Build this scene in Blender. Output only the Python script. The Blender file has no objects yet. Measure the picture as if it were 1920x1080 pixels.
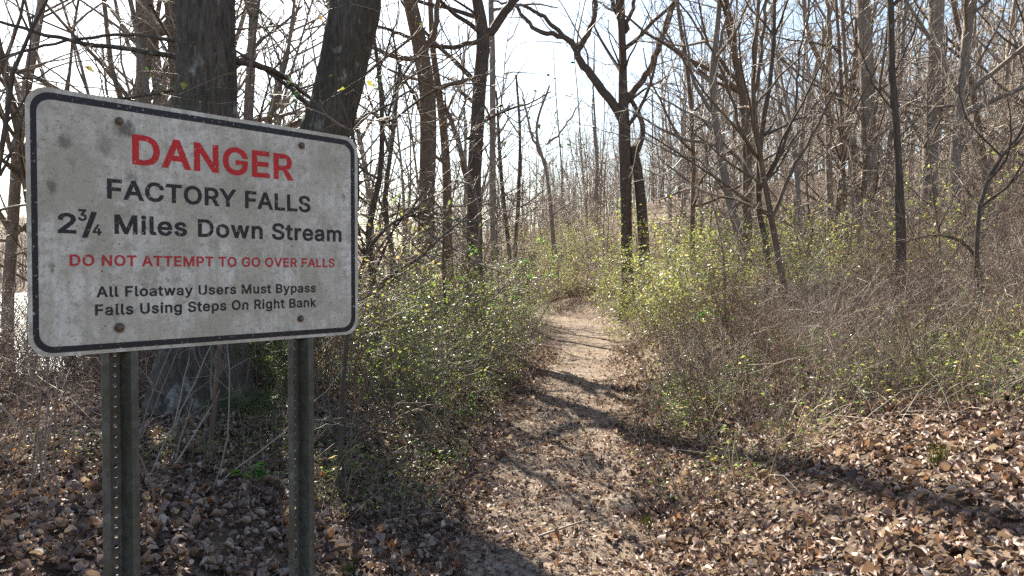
import bpy, math, random, json
import numpy as np
from mathutils import Vector, Matrix
from mathutils.geometry import tessellate_polygon

R = random.Random(11)
rng = np.random.default_rng(11)
sc = bpy.context.scene
col = sc.collection
rad = math.radians

# ------------------------------------------------------------------ camera
CAM_H = 1.55
FPX = 1390.0                      # focal length in pixels of a 1920 wide frame
PITCH = math.atan(30 / FPX)
cam_d = bpy.data.cameras.new('camera')
cam_d.sensor_width = 36.0
cam_d.lens = 36.0 * FPX / 1920
cam_d.clip_start = 0.05
cam_d.clip_end = 3000
cam = bpy.data.objects.new('camera', cam_d)
cam.location = (0, 0, CAM_H)
cam.rotation_euler = (rad(90) - PITCH, 0, 0)
col.objects.link(cam)
sc.camera = cam

# ------------------------------------------------------------------ light
SUN_AZ, SUN_EL = rad(-25), rad(40)          # ahead of the camera, towards the river
world = bpy.data.worlds.new('World')
sc.world = world
world.use_nodes = True
wn = world.node_tree.nodes
sky = wn.new('ShaderNodeTexSky')
sky.sky_type = 'NISHITA'
sky.sun_disc = False
sky.sun_elevation = SUN_EL
sky.sun_rotation = SUN_AZ
sky.air_density = 1.0
sky.dust_density = 1.3
sky.ozone_density = 1.0
bg = wn['Background']
bg.inputs['Strength'].default_value = 0.075
world.node_tree.links.new(sky.outputs[0], bg.inputs['Color'])
sun_d = bpy.data.lights.new('sun', 'SUN')
sun_d.energy = 5.0
sun_d.angle = rad(0.53)
sun_d.color = (1.0, 0.93, 0.83)
sun = bpy.data.objects.new('sun', sun_d)
sv = Vector((math.sin(SUN_AZ) * math.cos(SUN_EL), math.cos(SUN_AZ) * math.cos(SUN_EL), math.sin(SUN_EL)))
sun.rotation_euler = (-sv).to_track_quat('-Z', 'Y').to_euler()
sun.location = (-20, 30, 30)
col.objects.link(sun)
sc.view_settings.view_transform = 'Standard'
sc.view_settings.look = 'None'
sc.view_settings.gamma = 1.0
sc.view_settings.use_curve_mapping = False
sc.view_settings.exposure = 1.88
sc.view_settings.use_white_balance = True          # the camera was balanced for shade
sc.view_settings.white_balance_temperature = 6700
sc.view_settings.white_balance_tint = 5
cy = sc.cycles
cy.max_bounces = 6
cy.diffuse_bounces = 3
cy.glossy_bounces = 2
cy.transmission_bounces = 3
cy.transparent_max_bounces = 8
cy.caustics_reflective = False
cy.caustics_refractive = False
cy.sample_clamp_indirect = 6
cy.use_denoising = False

# ------------------------------------------------------------------ materials
def mat_new(name):
    m = bpy.data.materials.new(name)
    m.use_nodes = True
    nt = m.node_tree
    nt.nodes.clear()
    out = nt.nodes.new('ShaderNodeOutputMaterial')
    return m, nt, out

class NB:
    """small node builder"""
    def __init__(s, name):
        s.m, s.nt, s.out = mat_new(name)
    def n(s, t, **kw):
        x = s.nt.nodes.new(t)
        for k, v in kw.items():
            setattr(x, k, v)
        return x
    def l(s, a, b):
        s.nt.links.new(a, b)
    def val(s, node, **kw):
        for k, v in kw.items():
            node.inputs[k.replace('_', ' ')].default_value = v
    def coords(s, scale=(1, 1, 1), kind='Object'):
        tc = s.n('ShaderNodeTexCoord')
        mp = s.n('ShaderNodeMapping')
        mp.inputs['Scale'].default_value = scale
        s.l(tc.outputs[kind], mp.inputs[0])
        return mp.outputs[0]
    def noise(s, vec, scale, detail=4, rough=0.6, out='Fac'):
        x = s.n('ShaderNodeTexNoise')
        x.inputs['Scale'].default_value = scale
        x.inputs['Detail'].default_value = detail
        x.inputs['Roughness'].default_value = rough
        if vec is not None:
            s.l(vec, x.inputs['Vector'])
        return x.outputs[out]
    def ramp(s, fac, stops, interp='LINEAR'):
        x = s.n('ShaderNodeValToRGB')
        cr = x.color_ramp
        cr.interpolation = interp
        while len(cr.elements) < len(stops):
            cr.elements.new(0.5)
        for e, (p, c) in zip(cr.elements, stops):
            e.position = p
            e.color = (c[0], c[1], c[2], 1) if isinstance(c, (tuple, list)) else (c, c, c, 1)
        s.l(fac, x.inputs[0])
        return x.outputs[0]
    def mix(s, fac, a, b, mode='MIX'):
        x = s.n('ShaderNodeMixRGB', blend_type=mode)
        for i, v in enumerate((fac, a, b)):
            if isinstance(v, (int, float)):
                x.inputs[i].default_value = v if i == 0 else (v, v, v, 1)
            elif isinstance(v, (tuple, list)):
                x.inputs[i].default_value = (v[0], v[1], v[2], 1)
            else:
                s.l(v, x.inputs[i])
        return x.outputs[0]
    def math(s, op, a, b=None):
        x = s.n('ShaderNodeMath', operation=op)
        for i, v in enumerate((a, b)):
            if v is None:
                continue
            if isinstance(v, (int, float)):
                x.inputs[i].default_value = v
            else:
                s.l(v, x.inputs[i])
        return x.outputs[0]
    def bump(s, h, strength=0.5, dist=0.01):
        x = s.n('ShaderNodeBump')
        x.inputs['Strength'].default_value = strength
        x.inputs['Distance'].default_value = dist
        s.l(h, x.inputs['Height'])
        return x.outputs[0]
    def principled(s, color, rough=0.7, normal=None, metallic=0.0, spec=0.5):
        x = s.n('ShaderNodeBsdfPrincipled')
        for k, v in (('Base Color', color), ('Roughness', rough), ('Metallic', metallic), ('Specular IOR Level', spec)):
            if isinstance(v, (int, float)):
                x.inputs[k].default_value = v
            elif isinstance(v, (tuple, list)):
                x.inputs[k].default_value = (v[0], v[1], v[2], 1)
            else:
                s.l(v, x.inputs[k])
        if normal is not None:
            s.l(normal, x.inputs['Normal'])
        return x.outputs[0]
    def done(s, shader):
        s.l(shader, s.out.inputs['Surface'])
        return s.m

def bark(name, dark, light, scale=1.0, lichen=None, lichen_amt=0.55, bump=0.8, moss=None):
    b = NB(name)
    v = b.coords((1, 1, 0.13))
    w = b.coords((1, 1, 1))
    n1 = b.noise(v, 38 * scale, 6, 0.65)
    n2 = b.noise(w, 3.2 * scale, 4, 0.6)
    c = b.ramp(n1, [(0.32, dark), (0.55, tuple((a + d) / 2 for a, d in zip(dark, light))), (0.75, light)])
    c = b.mix(b.ramp(n2, [(0.35, 0.0), (0.65, 0.55)]), c, dark)
    if lichen:
        n3 = b.noise(b.coords((1, 1, 0.5)), 7 * scale, 6, 0.7)
        c = b.mix(b.ramp(n3, [(lichen_amt, 0.0), (lichen_amt + 0.1, 0.75)]), c, lichen)
    if moss:
        n4 = b.noise(w, 2.1 * scale, 5, 0.65)
        c = b.mix(b.ramp(n4, [(0.5, 0.0), (0.66, 0.7)]), c, moss)
    nrm = b.bump(n1, bump, 0.02 / scale)
    return b.done(b.principled(c, 0.88, nrm, spec=0.25))

def twig_mat(name, a, bcol, rough=0.55):
    b = NB(name)
    g = b.n('ShaderNodeNewGeometry')
    c = b.ramp(g.outputs['Random Per Island'], [(0.0, a), (1.0, bcol)])
    return b.done(b.principled(c, rough, spec=0.4))

def leaf_mat(name, stops, trans=0.45, rough=0.42, tboost=2.2):
    """thin leaf: diffuse front, light coming through the blade, a waxy sheen; colour differs leaf by leaf"""
    b = NB(name)
    g = b.n('ShaderNodeNewGeometry')
    c = b.ramp(g.outputs['Random Per Island'], stops)
    p = b.principled(c, rough, spec=0.5)
    t = b.n('ShaderNodeBsdfTranslucent')
    tc = b.mix(1.0, c, (tboost, tboost * 1.02, tboost * 0.8), 'MULTIPLY')
    b.l(tc, t.inputs['Color'])
    mx = b.n('ShaderNodeMixShader')
    mx.inputs[0].default_value = trans
    b.l(p, mx.inputs[1])
    b.l(t.outputs[0], mx.inputs[2])
    return b.done(mx.outputs[0])

M = {}
M['bark_big'] = bark('bark_big', (0.040, 0.032, 0.026), (0.215, 0.178, 0.148), 1.0, (0.42, 0.40, 0.365), 0.58, 1.0, (0.072, 0.068, 0.040))
M['bark_brown'] = bark('bark_brown', (0.095, 0.066, 0.047), (0.29, 0.215, 0.158), 1.3, (0.33, 0.30, 0.26), 0.62)
M['bark_dark'] = bark('bark_dark', (0.058, 0.043, 0.034), (0.205, 0.160, 0.128), 1.5, (0.31, 0.285, 0.25), 0.62)
M['bark_grey'] = bark('bark_grey', (0.15, 0.120, 0.098), (0.39, 0.325, 0.270), 1.5, (0.44, 0.41, 0.36), 0.58)
M['twig_brown'] = twig_mat('twig_brown', (0.12, 0.080, 0.058), (0.29, 0.210, 0.155))
M['twig_grey'] = twig_mat('twig_grey', (0.18, 0.138, 0.108), (0.38, 0.305, 0.245))
M['twig_pale'] = twig_mat('twig_pale', (0.32, 0.250, 0.190), (0.60, 0.50, 0.405), 0.45)
M['twig_red'] = twig_mat('twig_red', (0.11, 0.052, 0.035), (0.20, 0.105, 0.070))
M['straw'] = twig_mat('straw', (0.27, 0.20, 0.11), (0.48, 0.38, 0.22))
M['leaf_green'] = leaf_mat('leaf_green', [(0, (0.038, 0.068, 0.020)), (0.5, (0.076, 0.112, 0.028)), (0.82, (0.130, 0.150, 0.036)), (0.92, (0.20, 0.145, 0.060)), (1, (0.28, 0.200, 0.140))], 0.58, 0.32, 3.0)
M['leaf_lime'] = leaf_mat('leaf_lime', [(0, (0.070, 0.098, 0.024)), (0.45, (0.120, 0.145, 0.034)), (0.8, (0.175, 0.175, 0.045)), (0.9, (0.21, 0.150, 0.065)), (1, (0.28, 0.200, 0.130))], 0.5, 0.40, 2.5)
M['leaf_bright'] = leaf_mat('leaf_bright', [(0, (0.030, 0.100, 0.014)), (1, (0.070, 0.150, 0.020))], 0.55, 0.35, 2.8)
M['leaf_glossy'] = leaf_mat('leaf_glossy', [(0, (0.022, 0.050, 0.018)), (0.8, (0.045, 0.080, 0.026)), (1, (0.10, 0.110, 0.030))], 0.3, 0.26, 2.0)
M['leaf_yellow'] = leaf_mat('leaf_yellow', [(0, (0.20, 0.20, 0.035)), (0.6, (0.30, 0.25, 0.040)), (1, (0.28, 0.13, 0.045))], 0.55, 0.4, 1.7)
M['leaf_rust'] = leaf_mat('leaf_rust', [(0, (0.17, 0.080, 0.045)), (1, (0.27, 0.135, 0.075))], 0.3, 0.5, 1.5)
M['litter'] = leaf_mat('litter', [(0, (0.062, 0.036, 0.028)), (0.25, (0.135, 0.078, 0.060)), (0.55, (0.235, 0.145, 0.112)), (0.8, (0.35, 0.240, 0.192)), (0.985, (0.50, 0.390, 0.325)), (1, (0.27, 0.125, 0.072))], 0.20, 0.55, 1.4)
M['needles'] = leaf_mat('needles', [(0, (0.050, 0.078, 0.030)), (1, (0.115, 0.140, 0.055))], 0.4, 0.45, 1.7)
M['grass'] = leaf_mat('grass', [(0, (0.10, 0.120, 0.020)), (1, (0.17, 0.170, 0.030))], 0.5, 0.4, 2.0)
M['moss'] = leaf_mat('moss', [(0, (0.070, 0.072, 0.014)), (1, (0.150, 0.130, 0.026))], 0.3, 0.8, 1.8)

# ground: brown mould and old leaf fragments
b = NB('ground')
v = b.coords()
vo = b.n('ShaderNodeTexVoronoi')
vo.inputs['Scale'].default_value = 14
b.l(v, vo.inputs['Vector'])
frag = b.n('ShaderNodeSeparateColor')
b.l(vo.outputs['Color'], frag.inputs[0])
c = b.ramp(frag.outputs[0], [(0, (0.060, 0.038, 0.028)), (0.4, (0.125, 0.080, 0.056)), (0.75, (0.215, 0.148, 0.108)), (1, (0.30, 0.220, 0.165))])
n1 = b.noise(v, 0.8, 5, 0.6)
c = b.mix(b.ramp(n1, [(0.35, 0.0), (0.7, 0.7)]), c, (0.085, 0.060, 0.042))
n2 = b.noise(v, 60, 5, 0.7)
h = b.math('ADD', b.math('MULTIPLY', vo.outputs['Distance'], 0.6), n2)
M['ground'] = b.done(b.principled(c, 0.9, b.bump(h, 0.7, 0.03), spec=0.2))
# trail: trodden pale grey-brown soil with crumbs of leaf
b = NB('trail')
v = b.coords()
vo = b.n('ShaderNodeTexVoronoi')
vo.inputs['Scale'].default_value = 42
b.l(v, vo.inputs['Vector'])
frag = b.n('ShaderNodeSeparateColor')
b.l(vo.outputs['Color'], frag.inputs[0])
crumbs = b.ramp(frag.outputs[0], [(0, (0.055, 0.036, 0.026)), (0.5, (0.165, 0.112, 0.080)), (1, (0.30, 0.218, 0.160))])
soil = b.ramp(b.noise(v, 22, 6, 0.7), [(0.3, (0.165, 0.130, 0.100)), (0.7, (0.31, 0.258, 0.206))])
c = b.mix(b.ramp(b.noise(v, 2.2, 5, 0.65), [(0.32, 0.1), (0.52, 0.95)]), soil, crumbs)
h = b.math('ADD', b.noise(v, 70, 5, 0.7), b.math('MULTIPLY', b.noise(v, 11, 4, 0.6), 1.5))
M['trail'] = b.done(b.principled(c, 0.9, b.bump(h, 0.55, 0.025), spec=0.2))
# river
b = NB('river')
v = b.coords((1, 2.2, 1))
h = b.math('ADD', b.noise(v, 1.6, 3, 0.55), b.math('MULTIPLY', b.noise(v, 6, 2, 0.5), 0.4))
M['river'] = b.done(b.principled((0.030, 0.034, 0.028), 0.30, b.bump(h, 0.55, 0.35), spec=0.5))
# galvanised steel post
b = NB('galvanised')
v = b.coords()
vo = b.n('ShaderNodeTexVoronoi')
vo.inputs['Scale'].default_value = 60
b.l(v, vo.inputs['Vector'])
fr = b.n('ShaderNodeSeparateColor')
b.l(vo.outputs['Color'], fr.inputs[0])
c = b.ramp(fr.outputs[0], [(0, (0.105, 0.105, 0.092)), (1, (0.185, 0.183, 0.160))])
c = b.mix(b.ramp(b.noise(b.coords((1, 1, 0.25)), 12, 6, 0.7), [(0.40, 0.0), (0.62, 0.9)]), c, (0.072, 0.068, 0.042))
c = b.mix(b.ramp(b.noise(b.coords((1, 1, 0.1)), 30, 5, 0.7), [(0.58, 0.0), (0.72, 0.7)]), c, (0.13, 0.075, 0.040))
M['post'] = b.done(b.principled(c, 0.55, b.bump(b.noise(v, 120, 3, 0.6), 0.15, 0.002), 0.35))
b = NB('bolt')
v = b.coords()
c = b.ramp(b.noise(v, 160, 4, 0.7), [(0.35, (0.10, 0.060, 0.035)), (0.65, (0.22, 0.19, 0.16))])
M['bolt'] = b.done(b.principled(c, 0.5, None, 0.6))

# sign sheet: white, weathered; stains keep their own shapes
STAINS = [(0.075, 0.305, 0.020, 0.7), (0.165, 0.305, 0.026, 0.5), (0.050, 0.195, 0.016, 0.75), (0.225, 0.238, 0.022, 0.45), (0.052, 0.010, 0.012, 0.6),
          (0.212, 0.352, 0.028, 0.85), (0.050, -0.112, 0.010, 0.8), (0.095, -0.060, 0.010, 0.4), (0.300, 0.012, 0.010, 0.5), (0.885, 0.10, 0.010, 0.4),
          (0.86, 0.235, 0.014, 0.55), (0.845, 0.205, 0.008, 0.6), (0.095, 0.265, 0.010, 0.4), (0.70, 0.02, 0.008, 0.35)]
def sign_mat(name, base, stains, wear=False, wear_level=0.36, dirt=1.0):
    b = NB(name)
    v = b.coords()
    vs = b.coords((1, 1, 0.12))
    n1 = b.noise(v, 5.0, 8, 0.68)
    n2 = b.noise(v, 55, 6, 0.75)
    n3 = b.noise(vs, 34, 5, 0.6)
    c = b.mix(b.ramp(n1, [(0.40, 0.0), (0.62, 0.62 * dirt)]), base, tuple(x * f for x, f in zip(base, (0.60, 0.575, 0.50))))
    c = b.mix(b.ramp(n2, [(0.50, 0.0), (0.72, 0.75 * dirt)]), c, tuple(x * 0.42 for x in base))
    c = b.mix(b.ramp(n3, [(0.46, 0.0), (0.66, 0.50 * dirt)]), c, tuple(x * f for x, f in zip(base, (0.62, 0.62, 0.55))))
    n5 = b.noise(v, 17, 7, 0.75)
    c = b.mix(b.ramp(n5, [(0.50, 0.0), (0.66, 0.5 * dirt)]), c, tuple(x * f for x, f in zip(base, (0.50, 0.49, 0.43))))
    n6 = b.noise(v, 11, 6, 0.7)
    c = b.mix(b.ramp(n6, [(0.60, 0.0), (0.72, 0.35 * dirt)]), c, tuple(min(1, x * 1.12) for x in base))
    sp = b.noise(v, 150, 3, 0.5)
    c = b.mix(b.ramp(sp, [(0.66, 0.0), (0.72, 0.75 * dirt)]), c, (0.08, 0.075, 0.06))
    if stains:
        tc = b.n('ShaderNodeTexCoord')
        ns = b.noise(v, 42, 6, 0.75, 'Color')
        off = b.n('ShaderNodeVectorMath', operation='SCALE')
        b.l(ns, off.inputs[0])
        off.inputs['Scale'].default_value = 0.075
        add = b.n('ShaderNodeVectorMath', operation='ADD')
        b.l(tc.outputs['Object'], add.inputs[0])
        b.l(off.outputs[0], add.inputs[1])
        for (u, w, r, a) in STAINS:
            ds = b.n('ShaderNodeVectorMath', operation='DISTANCE')
            b.l(add.outputs[0], ds.inputs[0])
            ds.inputs[1].default_value = (u + 0.0375, 0.037, w + 0.0375)
            f = b.ramp(b.math('DIVIDE', ds.outputs['Value'], r), [(0.25, min(1, a * 1.15)), (0.62, a * 0.7), (1.0, 0.0)])
            c = b.mix(f, c, (0.13, 0.125, 0.105))
    sh = b.principled(c, 0.5, b.bump(n2, 0.12, 0.002), spec=0.4)
    if wear:
        w1 = b.noise(v, 38, 8, 0.78)
        w2 = b.noise(v, 130, 3, 0.6)
        mask = b.math('MAXIMUM', b.ramp(w1, [(wear_level - 0.035, 1.0), (wear_level + 0.02, 0.0)]), b.ramp(w2, [(0.615, 0.0), (0.65, 0.9)]))
        tr = b.n('ShaderNodeBsdfTransparent')
        mx = b.n('ShaderNodeMixShader')
        b.l(mask, mx.inputs[0])
        b.l(sh, mx.inputs[1])
        b.l(tr.outputs[0], mx.inputs[2])
        sh = mx.outputs[0]
    return b.done(sh)
M['sign_white'] = sign_mat('sign_white', (0.77, 0.725, 0.645), True, dirt=1.9)
M['sign_black'] = sign_mat('sign_black', (0.022, 0.022, 0.024), False, True, 0.385, 0.3)
M['sign_border'] = sign_mat('sign_border', (0.020, 0.020, 0.024), False, True, 0.22, 0.3)
M['sign_red'] = sign_mat('sign_red', (0.64, 0.022, 0.024), False, True, 0.385, 0.45)
M['sign_red_faded'] = sign_mat('sign_red_faded', (0.56, 0.040, 0.045), False, True, 0.405, 0.55)
M['sign_back'] = NB('sign_back').m
_b = NB('aluminium_back')
M['sign_back'] = _b.done(_b.principled((0.45, 0.45, 0.44), 0.45, None, 0.7))

# ------------------------------------------------------------------ mesh helpers
def mesh_np(name, V, F, mats, mi=None, smooth=True):
    """F: list of (m,k) int arrays; mi: matching list of material indices"""
    me = bpy.data.meshes.new(name)
    V = np.asarray(V, dtype=np.float32)
    me.vertices.add(len(V))
    me.vertices.foreach_set('co', V.ravel())
    F = [np.asarray(f, dtype=np.int32) for f in F if len(f)]
    nl = sum(f.size for f in F)
    npoly = sum(len(f) for f in F)
    me.loops.add(nl)
    me.loops.foreach_set('vertex_index', np.concatenate([f.ravel() for f in F]))
    me.polygons.add(npoly)
    tot = np.concatenate([np.full(len(f), f.shape[1], np.int32) for f in F])
    st = np.concatenate([[0], np.cumsum(tot)[:-1]]).astype(np.int32)
    me.polygons.foreach_set('loop_start', st)
    if mi is not None:
        me.polygons.foreach_set('material_index', np.concatenate([np.full(len(f), m, np.int32) for f, m in zip(F, mi)]))
    me.polygons.foreach_set('use_smooth', np.full(npoly, smooth))
    for m in mats:
        me.materials.append(m)
    me.update(calc_edges=True)
    return me

class Tubes:
    def __init__(s):
        s.g = {}
    def add(s, pts, rads, sides, mat=0):
        s.g.setdefault((len(pts), sides, mat), []).append((pts, rads))
    def many(s, P, Rr, sides, mat=0):
        s.g.setdefault((P.shape[1], sides, mat), []).append((P, Rr))
    def arrays(s, off=0):
        Vs, Fs, Ms = [], [], []
        for (n, k, mat), items in s.g.items():
            a = [np.asarray(i[0], float) for i in items]
            r = [np.asarray(i[1], float) for i in items]
            P = np.concatenate([x if x.ndim == 3 else x[None] for x in a])
            Q = np.concatenate([x if x.ndim == 2 else x[None] for x in r])
            T = np.gradient(P, axis=1)
            T /= np.linalg.norm(T, axis=2, keepdims=True) + 1e-9
            main = P[:, -1] - P[:, 0]
            ref = np.eye(3)[np.argmin(np.abs(main), axis=1)][:, None, :]
            N = np.cross(T, np.broadcast_to(ref, T.shape))
            N /= np.linalg.norm(N, axis=2, keepdims=True) + 1e-9
            B = np.cross(T, N)
            th = np.arange(k) * 2 * np.pi / k
            ring = P[:, :, None, :] + Q[:, :, None, None] * (N[:, :, None, :] * np.cos(th)[None, None, :, None] + B[:, :, None, :] * np.sin(th)[None, None, :, None])
            m = len(P)
            Vs.append(ring.reshape(-1, 3))
            i = np.arange(n - 1)[:, None]
            j = np.arange(k)[None, :]
            q = np.stack([i * k + j, i * k + (j + 1) % k, (i + 1) * k + (j + 1) % k, (i + 1) * k + j], -1).reshape(-1, 4)
            F = (q[None] + (np.arange(m) * n * k)[:, None, None]).reshape(-1, 4) + off
            Fs.append(F)
            Ms.append(mat)
            off += m * n * k
        return Vs, Fs, Ms, off

class Blades:
    """thin leaves: four corners folded along the midrib"""
    def __init__(s):
        s.d = []
    def add(s, p, d, n, L, W, mat=0):
        s.d.append((*p, *d, *n, L, W, mat))
    def many(s, p, d, n, L, W, mat=0):
        m = len(p)
        s.d.extend(map(tuple, np.column_stack([p, d, n, np.broadcast_to(L, m), np.broadcast_to(W, m), np.full(m, mat)])))
    def arrays(s, off=0):
        if not s.d:
            return [], [], [], off
        A = np.array(s.d)
        Vs, Fs, Ms = [], [], []
        for mat in np.unique(A[:, 11]):
            a = A[A[:, 11] == mat]
            p, d, n = a[:, 0:3], a[:, 3:6], a[:, 6:9]
            L, W = a[:, 9:10], a[:, 10:11]
            d = d / (np.linalg.norm(d, axis=1, keepdims=True) + 1e-9)
            sd = np.cross(d, n)
            sd /= np.linalg.norm(sd, axis=1, keepdims=True) + 1e-9
            up = np.cross(sd, d)
            mid = p + d * L * 0.45
            V = np.stack([p, mid + sd * W * 0.5 + up * W * 0.16, p + d * L - up * L * 0.10, mid - sd * W * 0.5 + up * W * 0.16], 1)
            m = len(a)
            Vs.append(V.reshape(-1, 3))
            F = (np.array([[0, 1, 2], [0, 2, 3]])[None] + (np.arange(m) * 4)[:, None, None]).reshape(-1, 3) + off
            Fs.append(F)
            Ms.append(int(mat))
            off += m * 4
        return Vs, Fs, Ms, off

def tb_mesh(name, mats, tubes=None, blades=None):
    off = 0
    V, F, Mi = [], [], []
    for src in (tubes, blades):
        if src is None:
            continue
        v, f, m, off = src.arrays(off)
        V += v; F += f; Mi += m
    return mesh_np(name, np.concatenate(V), F, mats, Mi)

def thing(name, label, cat, loc=(0, 0, 0), rotz=0.0, group=None, scale=1.0):
    o = bpy.data.objects.new(name, None)
    o.empty_display_size = 0.2
    col.objects.link(o)
    o.location = loc
    o.rotation_euler = (0, 0, rotz)
    o.scale = (scale,) * 3
    tag(o, label, cat, group)
    return o
def tag(o, label=None, cat=None, group=None, kind=None):
    if label: o['label'] = label
    if cat: o['category'] = cat
    if group: o['group'] = group
    if kind: o['kind'] = kind
    return o
def part(name, me, parent=None, loc=None):
    o = bpy.data.objects.new(name, me)
    col.objects.link(o)
    if parent is not None:
        o.parent = parent
    if loc is not None:
        o.location = loc
    return o
def copy_thing(src, kids, loc, rotz, scale, label=None, group=None):
    r = src.copy()
    col.objects.link(r)
    r.location = loc; r.rotation_euler = (0, 0, rotz); r.scale = (scale,) * 3
    if label: r['label'] = label
    if group: r['group'] = group
    for k in kids:
        c = k.copy()
        col.objects.link(c)
        c.parent = r
    return r

def cam_ray(px, py):
    a = (px - 960) / FPX
    v = (540 - py) / FPX
    return np.array([a, math.cos(PITCH) + v * math.sin(PITCH), -math.sin(PITCH) + v * math.cos(PITCH)])
def at(px, py, depth):
    """the place a feature seen at (px, py) of the photograph takes at this distance"""
    r = cam_ray(px, py)
    return np.array([0, 0, CAM_H]) + r * (depth / r[1])

# ------------------------------------------------------------------ terrain
_py = np.arange(-60, 700, 0.5)
_px = np.interp(_py, [-60, -5, 0, 2, 3.8, 7.4, 11.3, 16.6, 20.5, 23, 25, 27, 29.5, 36, 50, 700], [-2, 0, 0.05, 0.12, 0.25, 0.55, 1.06, 1.72, 2.08, 2.05, 1.6, 0.5, -1.4, -5.5, -12, -12])
_px = np.convolve(np.pad(_px, 4, 'edge'), np.ones(9) / 9, 'valid')
def pathx(y):
    return np.interp(y, _py, _px)
def sstep(a, b, x):
    t = np.clip((x - a) / (b - a), 0, 1)
    return t * t * (3 - 2 * t)
def wob(x, y, s, k=0.0):
    return (np.sin(x * s * 1.0 + 1.3 * np.sin(y * s * 0.83 + k) + k) + np.sin(y * s * 1.17 + 1.7 * np.sin(x * s * 0.71 + 2 * k) + 2.1 * k)
            + 0.5 * np.sin((x + y) * s * 2.3 + k * 3) + 0.5 * np.sin((x - y) * s * 2.1 - k)) / 3.0
PITS = [(0.05, 3.6, 0.16, 0.03), (0.55, 4.9, 0.14, 0.03), (0.2, 5.2, 0.18, 0.035), (0.75, 7.9, 0.2, 0.04), (0.5, 8.6, 0.22, 0.03), (1.0, 9.6, 0.22, 0.04), (0.6, 3.9, 0.2, 0.035), (0.70, 5.70, 0.26, 0.10), (0.92, 4.70, 0.22, 0.09), (0.35, 7.0, 0.3, 0.04), (1.25, 6.6, 0.25, 0.05), (0.15, 4.4, 0.3, 0.03), (-0.1, 5.6, 0.3, 0.04)]
def gz(x, y):
    x = np.asarray(x, float); y = np.asarray(y, float)
    d = x - pathx(y)
    fade = 1
    e = -d
    far = sstep(26, 36, y)
    dr = d + far * 2.0
    right = 0.58 * sstep(0.55, 2.2, d) * (1 - far) + 0.42 * far + 0.13 * np.clip(dr - 2.0, 0, 2.2) + 0.235 * np.clip(dr - 4.2, 0, 20) + 11.0 * sstep(16, 95, dr + 0.10 * np.clip(y, 0, 100))
    left = 0.42 * sstep(0.65, 2.3, e) * (1 - far) + 0.42 * far - 2.3 * sstep(5.0, 10.5, e + 0.6 * wob(x, y, 0.25, 1.0) - 0.02 * y)
    z = np.where(d > 0, right, left)
    z = z + 0.4 * sstep(28, 40, y) * (d > -6)
    z = z + 12 * sstep(54, 120, -x) + 10 * sstep(150, 260, y)
    land = np.clip(z + 1.0, 0, 1)
    bankd = sstep(0.4, 1.5, np.abs(d))
    z = z + land * (0.035 * wob(x, y, 1.1, 0.4) * bankd + 0.018 * wob(x, y, 3.3, 1.4) * (0.5 + 0.5 * bankd) + 0.007 * wob(x, y, 9.0, 2.4))
    for (ax, ay, r, h) in PITS:
        z = z - h * np.exp(-((x - ax) ** 2 + (y - ay) ** 2) / (r * r)) + 0.35 * h * np.exp(-((np.hypot(x - ax, y - ay) - 1.5 * r) / (0.5 * r)) ** 2)
    return z
def gz1(x, y):
    return float(gz(np.array([x]), np.array([y]))[0])

def graded(lo, hi, fine_lo, fine_hi, step, grow):
    a = list(np.arange(fine_lo, fine_hi, step))
    s = step
    while a[-1] < hi:
        s *= grow; a.append(a[-1] + s)
    s = step
    pre = [a[0]]
    while pre[-1] > lo:
        s *= grow; pre.append(pre[-1] - s)
    return np.array(pre[1:][::-1] + a)
gx = graded(-420, 520, -4.5, 6.5, 0.07, 1.055)
gy = graded(-60, 900, 1.5, 14, 0.07, 1.045)
X, Y = np.meshgrid(gx, gy)
Z = gz(X, Y)
nx, ny = len(gx), len(gy)
ii = (np.arange(ny - 1)[:, None] * nx + np.arange(nx - 1)[None, :]).ravel()
ground = part('ground', mesh_np('ground', np.stack([X, Y, Z], -1).reshape(-1, 3), [np.stack([ii, ii + 1, ii + nx + 1, ii + nx], 1)], [M['ground']]))
tag(ground, kind='structure')
# trail: trodden strip lying on the ground, its ragged edges dipping under it
ty = np.concatenate([np.arange(-3, 14, 0.06), np.arange(14, 29, 0.12)])
ts = np.linspace(-1, 1, 33)
TY, TS = np.meshgrid(ty, ts, indexing='ij')
hw = 0.56 + 0.10 * wob(TY * 0 + np.sign(TS) * 3, TY, 1.9, 0.7) + 0.07 * wob(np.sign(TS) * 5 + 0 * TY, TY, 6.0, 2.0)
TX = pathx(TY) + TS * hw
TZ = gz(TX, TY) + 0.014 - 0.05 * np.clip(np.abs(TS) - 0.86, 0, 1) / 0.14
n2_ = len(ts)
ii = (np.arange(len(ty) - 1)[:, None] * n2_ + np.arange(n2_ - 1)[None, :]).ravel()
trail = part('trail', mesh_np('trail', np.stack([TX, TY, TZ], -1).reshape(-1, 3), [np.stack([ii, ii + n2_, ii + n2_ + 1, ii + 1], 1)], [M['trail']]))
tag(trail, kind='structure')
# river
wx0, wx1, wy0, wy1 = -420, -3, -60, 420
river = part('river', mesh_np('river', [(wx0, wy0, -1.15), (wx1, wy0, -1.15), (wx1, wy1, -1.15), (wx0, wy1, -1.15)], [np.array([[0, 1, 2, 3]])], [M['river']]))
tag(river, kind='structure')

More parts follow.
